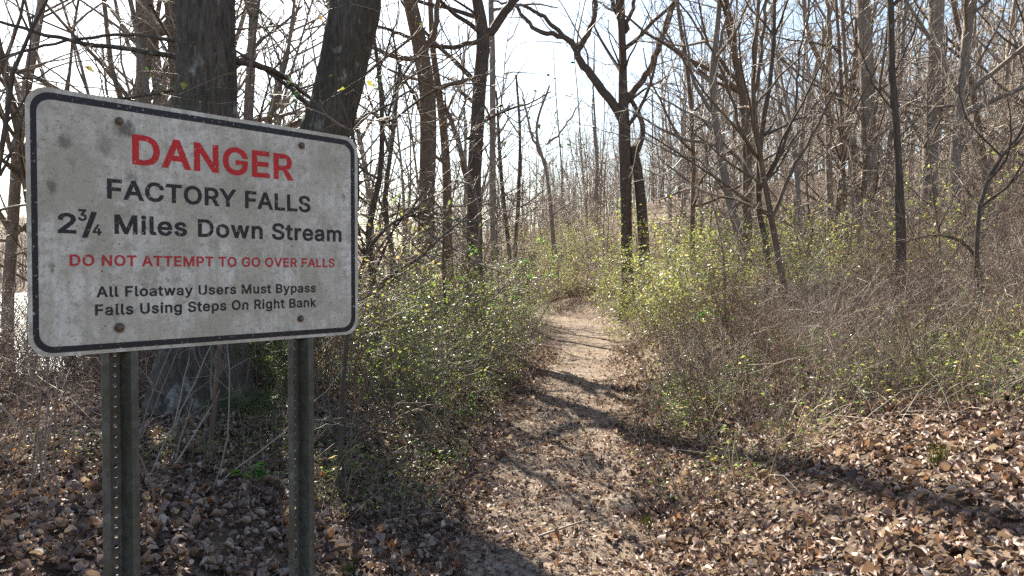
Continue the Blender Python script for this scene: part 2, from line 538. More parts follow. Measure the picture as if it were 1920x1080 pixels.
# ------------------------------------------------------------------ warning sign
GLYPHS = json.loads(r'''{"/":[249,[[264,555,88,-98,-14,-98,161,555]]],"2":[453,[[42,-22,42,56,218,244,265,296,276,310,284,323,291,336,295,347,297,359,298,371,297,385,294,397,289,407,282,416,274,423,263,429,252,434,238,437,224,437,208,436,195,433,183,428,173,421,165,413,158,403,153,391,150,378,148,340,42,340,46,395,54,425,67,454,85,478,107,499,133,516,161,528,192,535,225,538,258,535,288,528,316,516,341,500,362,480,380,457,393,431,401,402,403,373,402,351,398,330,392,310,382,289,369,268,354,245,334,221,311,194,283,164,175,52,175,79,411,79,411,-22]]],"3":[453,[[218,-29,185,-27,154,-21,124,-11,97,4,73,22,52,44,37,70,26,99,18,154,128,154,134,121,138,110,144,101,152,92,162,85,173,80,187,75,202,73,218,72,236,73,252,76,266,81,278,88,288,96,296,105,302,116,306,129,307,145,306,159,302,173,297,185,289,196,279,205,265,214,248,220,227,224,200,226,135,226,135,307,266,457,266,430,48,430,48,531,394,531,394,452,199,246,189,310,248,312,285,307,317,296,346,280,370,259,390,234,404,206,412,177,415,145,412,112,403,82,389,54,370,30,346,9,318,-7,287,-19,254,-27]]],"4":[453,[[18,83,18,164,234,531,349,531,131,160,131,185,435,185,435,83],[260,-22,260,121,260,146,260,340,365,340,365,-22]]],"A":[480,[[-15,-22,186,531,292,531,494,-22,380,-22,266,295,243,366,203,500,275,500,234,364,211,295,101,-22],[88,120,88,221,392,221,392,120]]],"B":[456,[[38,-22,38,531,242,531,277,529,310,522,339,510,364,495,384,475,400,453,411,428,418,402,420,374,419,350,414,329,406,310,396,293,383,279,369,268,354,259,338,251,337,251,337,281,336,281,356,274,375,264,393,250,408,234,422,214,432,191,438,165,440,136,438,108,431,81,419,56,402,33,380,13,354,-2,322,-13,287,-20,247,-22],[147,79,244,79,277,81,300,88,315,97,325,108,331,121,333,137,332,149,329,161,324,172,316,182,307,191,295,198,282,204,266,208,247,209,147,209],[147,307,237,307,253,308,266,311,279,316,289,322,298,330,305,338,310,348,313,359,314,372,312,388,306,401,297,413,284,422,266,427,239,430,147,430]]],"C":[510,[[267,-29,221,-25,178,-13,139,6,103,33,74,66,50,105,32,150,22,200,18,254,22,308,32,358,50,403,74,442,103,476,139,502,178,522,221,534,267,538,295,536,321,532,347,525,372,516,394,503,416,488,435,471,452,451,467,430,479,406,488,380,501,326,392,326,383,358,378,371,371,382,363,393,354,402,344,411,333,418,322,423,309,428,296,431,282,433,268,434,241,431,217,425,195,414,176,398,159,379,145,354,134,326,128,292,125,254,128,216,134,183,145,154,159,130,176,110,196,95,218,84,241,77,268,75,282,76,295,78,309,81,322,86,333,91,344,98,354,107,363,116,371,126,378,138,383,151,392,182,500,182,488,129,479,103,467,79,452,58,435,38,416,21,395,6,372,-7,348,-16,322,-23,295,-27]]],"D":[502,[[220,-22,74,-22,74,79,214,79,251,81,281,89,307,100,328,115,345,135,359,158,369,186,375,219,377,255,375,292,369,324,359,351,346,375,329,394,308,409,284,420,255,427,220,430,71,430,71,531,226,531,276,527,322,516,364,497,400,472,430,439,453,401,470,357,480,308,484,255,480,202,470,153,453,109,429,70,398,37,361,11,319,-7,271,-18],[147,531,147,-22,38,-22,38,531]]],"E":[419,[[38,-22,38,531,394,531,394,430,147,430,147,308,377,308,377,207,147,207,147,79,397,79,397,-22]]],"F":[410,[[38,-22,38,531,391,531,391,430,147,430,147,300,368,300,368,199,147,199,147,-22]]],"G":[520,[[269,-29,221,-25,178,-13,138,6,103,33,73,66,49,106,32,151,22,200,18,254,22,308,32,358,49,403,73,442,102,476,137,502,176,522,219,534,265,538,294,536,321,532,347,524,372,514,396,502,417,486,436,469,453,449,468,428,480,404,489,379,502,327,393,327,382,356,376,369,369,381,361,392,352,401,343,410,332,417,321,423,309,427,295,431,281,433,266,434,240,431,217,425,195,414,176,398,159,379,145,355,134,326,128,292,125,254,128,216,134,183,145,154,159,130,176,111,196,95,218,84,242,77,269,75,293,77,315,82,334,91,351,102,365,116,377,134,386,154,391,177,395,228,443,198,261,177,261,278,500,278,500,199,497,157,487,116,470,80,447,48,420,21,387,-1,351,-16,311,-26]]],"L":[393,[[38,-22,38,531,147,531,147,79,383,79,383,-22]]],"M":[628,[[38,-22,38,531,167,531,298,195,308,166,320,129,332,90,351,27,277,27,297,89,309,128,321,165,332,195,461,531,590,531,590,-22,482,-22,482,291,482,327,483,369,484,414,485,479,543,479,519,403,503,356,488,314,476,283,357,-22,271,-22,150,283,138,313,124,354,108,401,81,479,140,479,142,417,143,372,144,329,144,291,144,-22]]],"N":[523,[[38,-22,38,531,148,531,362,194,382,162,407,117,447,38,385,28,379,107,377,157,377,195,377,531,485,531,485,-22,375,-22,183,279,158,319,129,370,72,469,140,479,144,385,146,329,147,291,147,-22]]],"O":[533,[[267,-29,221,-25,178,-13,139,6,104,33,74,66,50,105,32,150,22,200,18,254,22,308,32,358,50,403,74,442,104,476,139,502,178,522,221,534,267,538,313,534,356,522,395,502,430,476,460,442,484,403,501,358,512,308,515,254,512,200,501,150,484,105,460,66,430,33,395,6,356,-13,313,-25],[267,75,292,77,316,84,338,95,357,110,374,129,388,154,399,182,406,216,408,254,406,293,399,326,388,355,374,379,357,399,338,414,316,425,292,431,267,434,241,431,218,425,196,414,176,399,160,379,145,355,134,326,128,292,125,254,128,216,134,182,145,154,159,130,176,110,196,95,218,84,241,77]]],"P":[445,[[38,-22,38,531,236,531,275,528,311,520,343,507,370,488,392,466,409,440,421,411,428,380,431,348,428,315,421,284,409,255,392,229,370,206,343,188,311,174,275,166,236,164,87,164,87,264,232,264,254,266,272,270,286,275,298,283,306,292,313,303,318,316,321,331,322,348,321,364,318,379,313,392,307,402,298,411,286,419,272,425,254,429,232,430,147,430,147,-22]]],"R":[449,[[38,-22,38,531,237,531,276,528,312,521,343,508,370,491,393,469,410,444,422,415,429,385,431,352,429,319,422,289,410,261,392,236,370,214,343,197,311,185,275,178,237,176,74,176,74,277,233,277,256,278,274,282,288,287,299,293,308,301,314,311,319,323,322,336,323,352,322,368,319,382,314,394,308,404,299,413,288,420,273,425,255,429,232,430,147,430,147,-22],[340,-22,193,251,316,251,465,-22]]],"S":[447,[[224,-31,186,-29,151,-22,119,-11,90,5,66,24,46,47,31,74,21,104,13,159,123,159,129,124,134,112,140,102,150,93,161,85,174,79,189,75,206,72,224,71,243,72,261,75,278,81,292,88,303,96,312,105,318,116,322,127,323,139,322,150,320,158,315,165,308,172,298,178,287,185,272,190,256,196,239,201,177,218,136,232,100,251,71,273,48,302,34,335,30,372,33,404,42,434,57,460,77,484,101,503,129,518,159,529,192,535,227,538,262,535,295,529,325,518,352,502,376,484,395,461,410,436,419,408,426,356,320,356,311,393,303,407,289,419,272,429,250,434,225,436,207,435,190,432,176,427,164,421,154,414,147,405,141,396,138,386,137,376,138,365,142,356,147,349,156,341,166,334,178,328,192,323,205,318,218,314,271,300,319,284,338,276,355,266,372,255,388,242,402,226,414,208,423,187,429,164,430,138,428,108,419,78,405,51,386,27,361,7,333,-9,300,-21,263,-29]]],"T":[449,[[10,430,10,531,439,531,439,430,279,430,279,-22,171,-22,171,430]]],"U":[517,[[259,-30,217,-27,179,-19,144,-4,113,16,87,40,66,69,50,101,41,136,38,172,38,531,146,531,146,179,148,158,152,140,160,124,170,110,182,97,198,87,215,80,236,75,259,74,282,75,303,80,320,87,335,97,347,109,357,124,365,140,369,158,371,179,371,531,479,531,479,172,476,136,467,101,452,69,430,40,404,16,374,-4,339,-19,300,-27]]],"V":[480,[[188,-22,-15,531,100,531,213,213,236,144,278,9,205,9,246,145,269,213,379,531,494,531,293,-22]]],"Y":[472,[[181,-22,181,202,-23,531,103,531,211,356,242,302,251,283,261,262,282,208,191,208,213,262,222,284,232,303,261,356,369,531,495,531,290,202,290,-22]]],"a":[389,[[160,-31,134,-29,109,-24,85,-15,63,-3,45,13,29,33,17,55,11,80,8,108,10,132,15,153,24,172,36,188,50,202,67,212,84,221,102,227,121,232,175,242,231,248,242,250,250,252,254,254,253,254,253,253,254,256,254,256,253,269,251,278,247,286,243,292,237,298,230,302,221,306,209,308,196,309,181,308,169,306,158,302,148,297,140,292,134,286,128,279,124,272,112,247,10,277,32,324,47,345,64,363,84,377,104,388,126,396,149,402,171,405,194,406,210,406,226,404,244,401,262,396,280,389,298,379,315,366,329,350,342,330,351,307,357,281,359,252,359,-22,255,-22,255,30,285,30,286,31,277,20,267,9,255,-2,240,-11,224,-19,204,-26,183,-29],[170,67,189,69,204,72,217,78,228,86,237,94,244,104,249,115,252,126,254,139,258,152,284,168,275,164,265,161,235,154,203,149,179,146,165,144,153,141,142,138,133,134,125,129,120,125,117,120,115,114,114,105,115,97,117,91,120,85,124,81,130,76,138,73,147,70,158,68]]],"e":[404,[[212,-30,173,-27,138,-18,105,-2,77,19,54,45,36,75,23,109,15,147,12,187,15,227,22,265,35,299,53,330,76,356,103,378,134,394,168,403,205,406,228,405,251,401,273,395,295,385,316,373,335,357,352,338,366,315,378,290,386,261,391,229,393,194,393,147,53,147,53,243,365,229,290,163,286,224,283,243,277,260,270,274,261,286,250,296,237,302,223,307,205,308,187,307,172,302,159,295,147,285,137,274,129,260,123,245,119,228,118,210,118,178,119,154,124,133,130,116,139,101,150,90,162,80,177,74,193,70,213,68,225,69,236,71,246,73,255,77,263,82,270,88,276,95,281,103,293,131,394,106,378,63,366,42,351,24,333,8,313,-5,291,-16,266,-24,240,-29]]],"g":[425,[[207,-173,178,-171,151,-167,127,-160,105,-151,85,-140,68,-127,53,-112,41,-96,20,-61,107,-12,138,-51,144,-57,153,-63,163,-68,175,-72,189,-74,207,-75,232,-73,252,-67,268,-58,280,-45,287,-29,289,-5,289,46,317,46,303,27,292,15,278,5,262,-4,242,-12,220,-16,195,-17,162,-15,130,-6,101,8,75,27,53,51,35,80,22,114,15,151,12,191,15,232,22,269,35,303,53,333,74,358,100,379,130,394,162,404,196,406,221,405,244,400,263,393,280,383,293,372,305,360,319,341,291,341,291,401,394,401,394,-10,392,-44,383,-75,369,-102,349,-125,326,-143,299,-156,270,-165,239,-171],[205,81,223,83,238,87,251,94,262,103,272,115,280,130,285,148,289,169,290,193,289,216,286,237,280,256,272,271,262,284,251,294,238,302,223,306,205,308,187,306,171,301,158,294,147,283,137,270,129,254,123,236,120,215,118,193,120,170,123,149,129,131,137,116,147,104,158,94,171,87,187,83]]],"h":[410,[[136,226,136,-22,31,-22,31,531,136,531,136,265,69,265,96,329,115,358,139,380,166,395,196,404,227,407,255,404,282,398,306,388,328,373,346,354,360,331,371,304,377,274,379,241,379,-22,274,-22,274,234,272,258,266,276,257,289,245,299,229,305,210,307,196,306,183,303,171,298,161,291,153,283,146,272,140,259,137,244]]],"i":[167,[[31,-22,31,401,136,401,136,-22],[84,421,67,423,52,429,39,439,28,451,21,467,19,483,21,500,28,515,38,528,52,538,67,544,84,546,100,544,116,538,129,528,140,515,146,500,149,483,146,467,140,451,129,438,116,429,100,423]]],"k":[381,[[95,101,88,234,111,234,275,401,395,394,193,177,186,177],[31,-22,31,531,136,531,136,-22],[283,-22,118,188,193,262,410,-18]]],"l":[189,[[139,-24,108,-22,80,-12,58,5,42,27,33,54,31,83,31,531,136,531,136,99,136,86,138,77,139,75,138,75,140,75,147,74,158,74,187,80,207,-15,164,-23]]],"m":[610,[[31,-22,31,401,134,401,134,273,77,273,93,323,103,343,116,360,130,375,146,387,163,396,181,403,200,407,220,408,251,405,279,394,303,377,321,354,334,328,350,273,282,273,298,321,308,340,320,358,336,373,353,385,372,395,392,402,414,407,437,408,461,406,485,401,508,391,528,378,546,360,560,339,571,314,577,286,579,256,579,-22,474,-22,474,253,472,273,466,287,458,296,447,302,434,307,418,308,406,307,395,305,385,301,377,295,370,288,365,280,361,270,358,259,357,246,357,-22,252,-22,252,259,250,274,246,285,238,295,227,302,215,307,199,308,188,308,178,305,168,301,159,295,151,287,145,278,140,267,137,254,136,237,136,-22]]],"n":[410,[[136,226,136,-22,31,-22,31,401,134,401,134,265,69,265,96,329,115,358,139,380,166,395,196,404,227,407,255,404,282,398,306,388,327,373,346,354,360,331,371,304,377,274,379,241,379,-22,274,-22,274,234,272,258,266,276,257,289,245,299,229,305,210,307,196,306,183,303,171,298,161,291,153,283,146,272,140,259,137,244]]],"o":[415,[[207,-30,170,-27,136,-18,105,-2,78,19,55,45,36,75,23,110,15,147,12,187,15,228,23,266,36,301,55,331,78,357,105,379,136,394,170,403,207,407,244,403,279,394,310,379,338,357,361,331,379,301,393,266,400,228,403,187,400,147,393,110,379,75,361,45,338,19,310,-2,279,-18,244,-27],[207,69,227,70,243,75,257,84,269,95,279,109,287,125,292,145,296,165,297,187,296,210,292,231,287,250,279,267,269,281,257,293,243,301,227,306,207,308,188,306,172,301,159,293,147,281,137,267,129,250,123,231,120,210,118,187,120,165,123,145,129,125,137,109,147,95,159,83,172,75,188,70]]],"p":[424,[[31,-165,31,401,134,401,134,341,107,341,120,360,132,372,145,383,161,392,181,400,204,405,229,406,264,404,296,394,325,379,351,358,372,332,390,302,402,267,410,230,412,189,410,148,402,110,390,75,373,45,351,19,325,-2,296,-18,264,-27,230,-30,205,-29,182,-24,163,-16,146,-6,133,5,121,17,107,37,136,37,136,-165],[220,69,238,71,253,75,266,83,277,94,287,108,295,125,301,144,305,166,306,189,305,213,301,234,295,253,288,270,278,283,267,294,253,301,238,306,220,308,202,306,187,302,174,294,163,284,153,271,145,255,140,236,136,214,135,189,136,165,140,143,146,123,154,107,163,93,175,83,188,75,203,70]]],"r":[259,[[31,-22,31,401,134,401,134,343,102,343,106,351,121,370,140,386,163,397,187,405,212,407,230,406,265,405,265,297,228,302,207,304,193,303,181,300,169,295,160,289,151,281,145,272,140,262,137,250,136,236,136,-22]]],"s":[365,[[182,-30,154,-29,128,-25,104,-17,82,-7,62,7,45,24,31,43,21,65,8,111,108,132,120,97,127,87,136,79,148,73,163,69,181,67,202,69,219,74,232,80,240,88,244,95,246,103,245,109,243,115,239,120,232,125,221,129,206,134,143,149,110,159,80,174,56,193,39,216,28,243,25,274,27,299,35,323,47,344,64,363,83,378,106,391,131,399,158,405,187,406,214,405,240,400,262,393,283,382,301,369,316,353,328,336,338,316,353,274,255,252,243,281,236,290,228,299,219,305,206,309,187,310,170,309,155,305,144,299,136,292,132,285,131,277,132,270,134,265,138,260,146,255,159,249,177,244,235,231,269,220,298,206,322,187,340,164,350,136,353,107,351,81,343,56,330,34,313,15,293,-1,269,-14,242,-23,213,-28]]],"t":[227,[[226,401,226,305,-16,305,-16,401],[43,493,148,493,148,98,149,86,151,79,153,76,155,75,160,73,170,72,183,73,219,79,239,-15,195,-25,168,-26,133,-23,103,-13,77,5,58,30,46,59,43,92]]],"u":[410,[[183,-27,154,-25,128,-19,104,-9,82,6,64,26,49,49,39,76,33,106,31,138,31,401,136,401,136,145,138,121,144,104,153,90,165,80,181,74,200,72,214,73,227,76,238,81,248,88,257,97,264,107,269,120,273,135,274,153,274,401,379,401,379,-22,276,-22,276,114,340,114,313,49,294,21,270,-1,243,-16,214,-24]]],"w":[567,[[121,-22,-7,401,104,401,155,219,175,142,203,19,138,19,164,140,185,219,235,401,333,401,383,219,403,141,430,19,364,19,392,140,412,219,463,401,574,401,446,-22,352,-22,298,166,283,219,269,275,249,360,318,360,298,275,284,219,269,166,215,-22]]],"y":[389,[[21,-154,45,-61,75,-66,85,-67,93,-68,100,-67,105,-66,109,-63,114,-59,119,-52,124,-42,130,-28,139,-2,-15,401,100,401,186,162,194,139,202,116,208,93,235,-1,155,-1,181,93,203,162,290,401,403,401,225,-66,216,-87,205,-105,193,-121,180,-135,165,-147,148,-156,130,-162,111,-166,91,-167,61,-165]]]}''')
TH = rad(41.5)
SX, SY = -1.0958, 1.677
s_base = gz1(SX + 0.3, SY + 0.34)
sign = thing('warning_sign', 'weathered white DANGER FACTORY FALLS sign with black border on two steel posts', 'sign', (SX, SY, s_base), rad(90) - TH)
ZO = CAM_H - s_base               # sign heights below are measured from the eye line
PW, PZ0, PZ1 = 0.914, -0.197, 0.424

def rrect(x0, z0, x1, z1, r, n=8):
    out = []
    for cx, cz, a0 in ((x1 - r, z1 - r, 0), (x0 + r, z1 - r, 90), (x0 + r, z0 + r, 180), (x1 - r, z0 + r, 270)):
        for i in range(n + 1):
            a = rad(a0 + 90 * i / n)
            out.append((cx + r * math.cos(a), cz + r * math.sin(a)))
    return out
PR = rrect(0, PZ0, PW, PZ1, 0.048)
npr = len(PR)
V = [(x, 0.0, z + ZO) for x, z in PR] + [(x, 0.0022, z + ZO) for x, z in PR]
me = bpy.data.meshes.new('panel')
me.from_pydata(V, [], [tuple(range(npr))[::-1] if False else tuple(range(npr)), tuple(range(npr, 2 * npr))[::-1]] + [(i, i + npr, (i + 1) % npr + npr, (i + 1) % npr) for i in range(npr)])
me.materials.append(M['sign_white']); me.materials.append(M['sign_back'])
me.polygons[1].material_index = 1
panel = part('panel', me, sign)
# shift stain heights to the panel's own frame
for nd in M['sign_white'].node_tree.nodes:
    if nd.type == 'VECT_MATH' and nd.operation == 'DISTANCE':
        nd.inputs[1].default_value[2] += ZO
        nd.inputs[1].default_value[1] = 0.0375
A_ = rrect(0.009, PZ0 + 0.009, PW - 0.012, PZ1 - 0.011, 0.043)
B_ = rrect(0.0215, PZ0 + 0.0235, PW - 0.027, PZ1 - 0.027, 0.032)
V = [(x, -0.0006, z + ZO) for x, z in A_] + [(x, -0.0006, z + ZO) for x, z in B_]
me = bpy.data.meshes.new('border')
me.from_pydata(V, [], [(i, (i + 1) % npr, (i + 1) % npr + npr, i + npr) for i in range(npr)])
me.materials.append(M['sign_border'])
part('border', me, panel)

from mathutils.geometry import delaunay_2d_cdt
CAP = 0.509 + 0.044                # cap height of the outlines after emboldening
_gc = {}
def glyph_fill(ch):
    """triangles of a letter: everything its outlines wind round"""
    if ch in _gc:
        return _gc[ch]
    adv, cs = GLYPHS[ch]
    cs = [[(c[i] / 1000, c[i + 1] / 1000) for i in range(0, len(c), 2)] for c in cs]
    pts, edges = [], []
    for c in cs:
        o = len(pts)
        pts += [Vector(q) for q in c]
        edges += [(o + i, o + (i + 1) % len(c)) for i in range(len(c))]
    V, _, F, *_r = delaunay_2d_cdt(pts, edges, [], 0, 1e-5)
    seg = [(c[i - 1], c[i]) for c in cs for i in range(len(c))]
    keep = []
    for f in F:
        x = sum(V[i][0] for i in f) / len(f); y = sum(V[i][1] for i in f) / len(f)
        w = 0
        for (x1, y1), (x2, y2) in seg:
            if (y1 > y) != (y2 > y) and x < (x2 - x1) * (y - y1) / (y2 - y1) + x1:
                w += 1 if y2 > y1 else -1
        if w:
            keep.append(tuple(f))
    _gc[ch] = ([(v[0], v[1]) for v in V], keep, adv / 1000)
    return _gc[ch]
def text_line(name, txt, u0, u1, z, cap, mat, tilt=0.0, track=0.0):
    """a line of print, each word its own piece"""
    pen, words_ = 0.0, []
    for wd in txt.split(' '):
        V, F = [], []
        for ch in wd:
            gv, gf, adv = glyph_fill(ch)
            o = len(V)
            V += [(x + pen, y) for x, y in gv]
            F += [tuple(o + i for i in f) for f in gf]
            pen += adv + 0.022 + track
        pen += 0.22
        words_.append((V, F))
    xs = [V[i][0] for V, F in words_ for f in F for i in f]
    x0, x1 = min(xs), max(xs)
    kx, kz = (u1 - u0) / (x1 - x0), cap / CAP
    for V, F in words_:
        me = bpy.data.meshes.new(name)
        me.from_pydata([(u0 + (x - x0) * kx, -0.0006, z + ZO + (y + 0.022) * kz) for x, y in V], [], F)
        me.materials.append(mat)
        part(name, me, panel)
K_, RD, RF = M['sign_black'], M['sign_red'], M['sign_red_faded']
text_line('lettering', 'DANGER', 0.229, 0.683, 0.268, 0.075, RD)
text_line('lettering', 'FACTORY FALLS', 0.170, 0.740, 0.1785, 0.0485, K_)
text_line('lettering', '2', 0.062, 0.1015, 0.0905, 0.0475, K_)
text_line('lettering', '3', 0.1045, 0.1245, 0.1215, 0.0275, K_)
text_line('lettering', '/', 0.113, 0.147, 0.0890, 0.0530, K_)
text_line('lettering', '4', 0.1365, 0.1565, 0.0885, 0.0260, K_)
text_line('lettering', 'Miles Down Stream', 0.186, 0.851, 0.0935, 0.0475, K_, track=0.01)
text_line('lettering', 'DO NOT ATTEMPT TO GO OVER FALLS', 0.086, 0.825, 0.0145, 0.0270, RF, track=0.012)
text_line('lettering', 'All Floatway Users Must Bypass', 0.143, 0.757, -0.0610, 0.0262, K_, track=0.02)
text_line('lettering', 'Falls Using Steps On Right Bank', 0.140, 0.759, -0.1055, 0.0275, K_, track=0.02)
# bolts with washers
def bolt_mesh(r):
    V, F = [], []
    def ring(rr, y, n, ph=0): 
        s0 = len(V)
        V.extend([(rr * math.cos(2 * math.pi * i / n + ph), y, rr * math.sin(2 * math.pi * i / n + ph)) for i in range(n)])
        return list(range(s0, s0 + n))
    def wall(a, b_):
        n = len(a); F.extend([(a[i], a[(i + 1) % n], b_[(i + 1) % n], b_[i]) for i in range(n)])
    w0, w1 = ring(r, 0, 16), ring(r, -0.0022, 16)
    wall(w0, w1); F.append(tuple(w1))
    h0, h1, h2 = ring(r * 0.62, -0.0022, 6), ring(r * 0.62, -0.0075, 6), ring(r * 0.48, -0.0090, 6)
    wall(h0, h1); wall(h1, h2); F.append(tuple(h2))
    me = bpy.data.meshes.new('bolt'); me.from_pydata(V, [], F); me.materials.append(M['bolt']); return me
bm_ = bolt_mesh(0.0125)
bm_s = bolt_mesh(0.0105)
for k, (u, w) in enumerate([(0.194, -0.137), (0.703, -0.139), (0.199, 0.369), (0.710, 0.375)]):
    part('bolt', bm_s if k != 0 else bm_, sign, (u, -0.001, w + ZO))
# U-channel posts with a row of punched holes
def post_mesh(zlo, zhi):
    t = 0.0032
    prof = [(-0.043, 0.0), (-0.0255, 0.0), (-0.0125, 0.036), (0.0125, 0.036), (0.0255, 0.0), (0.043, 0.0)]
    V, F = [], []
    def quad(a, b_, c, d):
        o = len(V); V.extend([a, b_, c, d]); F.append((o, o + 1, o + 2, o + 3))
    pitch = 0.0254
    nseg = int((zhi - zlo) / pitch)
    for k in range(5):
        (xa, ya), (xb, yb) = prof[k], prof[k + 1]
        L = math.hypot(xb - xa, yb - ya)
        nx_, ny_ = (yb - ya) / L * t, -(xb - xa) / L * t
        for side in (0, 1):
            ox, oy = (0, 0) if side == 0 else (-nx_, -ny_)
            if k != 2:
                q = [(xa + ox, ya + oy, zlo), (xb + ox, yb + oy, zlo), (xb + ox, yb + oy, zhi), (xa + ox, ya + oy, zhi)]
                quad(*(q if side == 0 else q[::-1]))
            else:
                y = ya + oy
                for i in range(nseg):
                    za, zb = zlo + i * pitch, zlo + (i + 1) * pitch
                    if i == nseg - 1: zb = zhi
                    zc = za + pitch / 2
                    o = len(V)
                    V.extend([(xb, y, zc), (xb, y, zb), (0, y, zb), (xa, y, zb), (xa, y, zc), (xa, y, za), (0, y, za), (xb, y, za)])
                    V.extend([(0.0048 * math.cos(a * math.pi / 4), y, zc + 0.0048 * math.sin(a * math.pi / 4)) for a in range(8)])
                    for a in range(8):
                        F.append((o + a, o + (a + 1) % 8, o + 8 + (a + 1) % 8, o + 8 + a))
                    if side == 0:
                        o2 = len(V)
                        V.extend([(0.0048 * math.cos(a * math.pi / 4), yy, zc + 0.0048 * math.sin(a * math.pi / 4)) for yy in (y, y + t) for a in range(8)])
                        for a in range(8):
                            F.append((o2 + a, o2 + (a + 1) % 8, o2 + 8 + (a + 1) % 8, o2 + 8 + a))
        if k in (0, 4):
            xe = xa if k == 0 else xb
            quad((xe, 0, zlo), (xe, t, zlo), (xe, t, zhi), (xe, 0, zhi))
    me = bpy.data.meshes.new('post'); me.from_pydata(V, [], F); me.materials.append(M['post']); return me
for u in (0.197, 0.707):
    p = part('post', post_mesh(-0.35, PZ1 + ZO - 0.03), sign, (u, 0.0030, 0))

# ------------------------------------------------------------------ branching growth
def nrm(v):
    l = math.sqrt(v[0] * v[0] + v[1] * v[1] + v[2] * v[2]) + 1e-9
    return (v[0] / l, v[1] / l, v[2] / l)
def cross(a, b_):
    return (a[1] * b_[2] - a[2] * b_[1], a[2] * b_[0] - a[0] * b_[2], a[0] * b_[1] - a[1] * b_[0])
def turn(d, ang, az):
    ref = (0, 0, 1) if abs(d[2]) < 0.9 else (1, 0, 0)
    a = nrm(cross(d, ref)); b_ = cross(d, a)
    c, s = math.cos(ang), math.sin(ang)
    ca, sa = math.cos(az), math.sin(az)
    return nrm(tuple(d[i] * c + (a[i] * ca + b_[i] * sa) * s for i in range(3)))
def spray(T, Lf, pts, rads, K, lv, t0=None, dens=None):
    """side shoots of level lv on the shoot pts, and theirs in turn"""
    if lv >= len(K):
        return
    k = K[lv]
    n = len(pts) - 1
    L = sum(math.dist(pts[i], pts[i + 1]) for i in range(n))
    m = (dens if dens is not None else k['dens']) * L
    m = int(m) + (R.random() < m - int(m))
    a0 = k.get('t0', 0.15) if t0 is None else t0
    for _ in range(m):
        t = a0 + (1 - a0) * R.random() ** 0.9
        f = t * n
        i = min(int(f), n - 1); f -= i
        p = tuple(pts[i][j] + (pts[i + 1][j] - pts[i][j]) * f for j in range(3))
        d = nrm(tuple(pts[i + 1][j] - pts[i][j] for j in range(3)))
        r = rads[i] + (rads[i + 1] - rads[i]) * f
        az = R.uniform(0, 6.283)
        nd = turn(d, rad(R.gauss(k['ang'], 11)), az)
        fl = k.get('flat', 0)
        if fl:
            nd = nrm((nd[0], nd[1], nd[2] * (1 - fl)))
        cl = k.get('len')
        cl = (L * k['ratio'] if cl is None else cl) * R.uniform(0.55, 1.25) * (1.12 - 0.6 * t)
        cr = min(r * 0.72, max(cl * k.get('thick', 0.011), k.get('rmin', 0.0012)))
        shoot(T, Lf, p, nd, cl, cr, K, lv)
def shoot(T, Lf, p, d, L, r, K, lv):
    k = K[lv]
    n = k['n']
    st = L / n
    pts, rads = [tuple(p)], [r]
    tap = k.get('tap', 0.3)
    w, up = k.get('wig', 0.12), k.get('up', 0.0)
    for i in range(1, n + 1):
        d = nrm((d[0] + R.gauss(0, w), d[1] + R.gauss(0, w), d[2] + R.gauss(0, w) + up))
        p = (p[0] + d[0] * st, p[1] + d[1] * st, p[2] + d[2] * st)
        pts.append(p)
        rads.append(r * (1 - (1 - tap) * i / n))
    T.add(pts, rads, k['s'], k.get('m', 0))
    if Lf is not None and 'leaf' in k:
        lf = k['leaf']
        m = lf['dens'] * L
        m = int(m) + (R.random() < m - int(m))
        for _ in range(m):
            t = R.uniform(lf.get('t0', 0.1), 1.0)
            f = t * n
            i = min(int(f), n - 1); f -= i
            q = tuple(pts[i][j] + (pts[i + 1][j] - pts[i][j]) * f for j in range(3))
            dd = turn(nrm(tuple(pts[i + 1][j] - pts[i][j] for j in range(3))), rad(R.uniform(35, 75)), R.uniform(0, 6.283))
            dd = nrm((dd[0], dd[1], dd[2] * 0.6 + lf.get('droop', 0)))
            nn = nrm((R.gauss(0, 0.55), R.gauss(0, 0.55), 1.0))
            l_ = lf['L'] * R.uniform(0.55, 1.25)
            Lf.add(q, dd, nn, l_, l_ * lf.get('asp', 0.5) * R.uniform(0.8, 1.2), lf.get('m', 1))
    spray(T, Lf, pts, rads, K, lv + 1)
    return pts, rads

def smooth_path(P, n):
    P = np.asarray(P, float)
    if len(P) == 2:
        P = np.array([P[0], (P[0] + P[1]) / 2, P[1]])
    Q = np.vstack([2 * P[0] - P[1], P, 2 * P[-1] - P[-2]])
    seg = np.concatenate([[0], np.cumsum(np.linalg.norm(np.diff(P, axis=0), axis=1))])
    u = np.linspace(0, seg[-1], n)
    out = []
    for x in u:
        i = min(max(np.searchsorted(seg, x) - 1, 0), len(P) - 2)
        t = (x - seg[i]) / max(seg[i + 1] - seg[i], 1e-9)
        p0, p1, p2, p3 = Q[i], Q[i + 1], Q[i + 2], Q[i + 3]
        out.append(0.5 * (2 * p1 + (p2 - p0) * t + (2 * p0 - 5 * p1 + 4 * p2 - p3) * t * t + (3 * p1 - p0 - 3 * p2 + p3) * t ** 3))
    return np.array(out), u / seg[-1], seg / seg[-1]

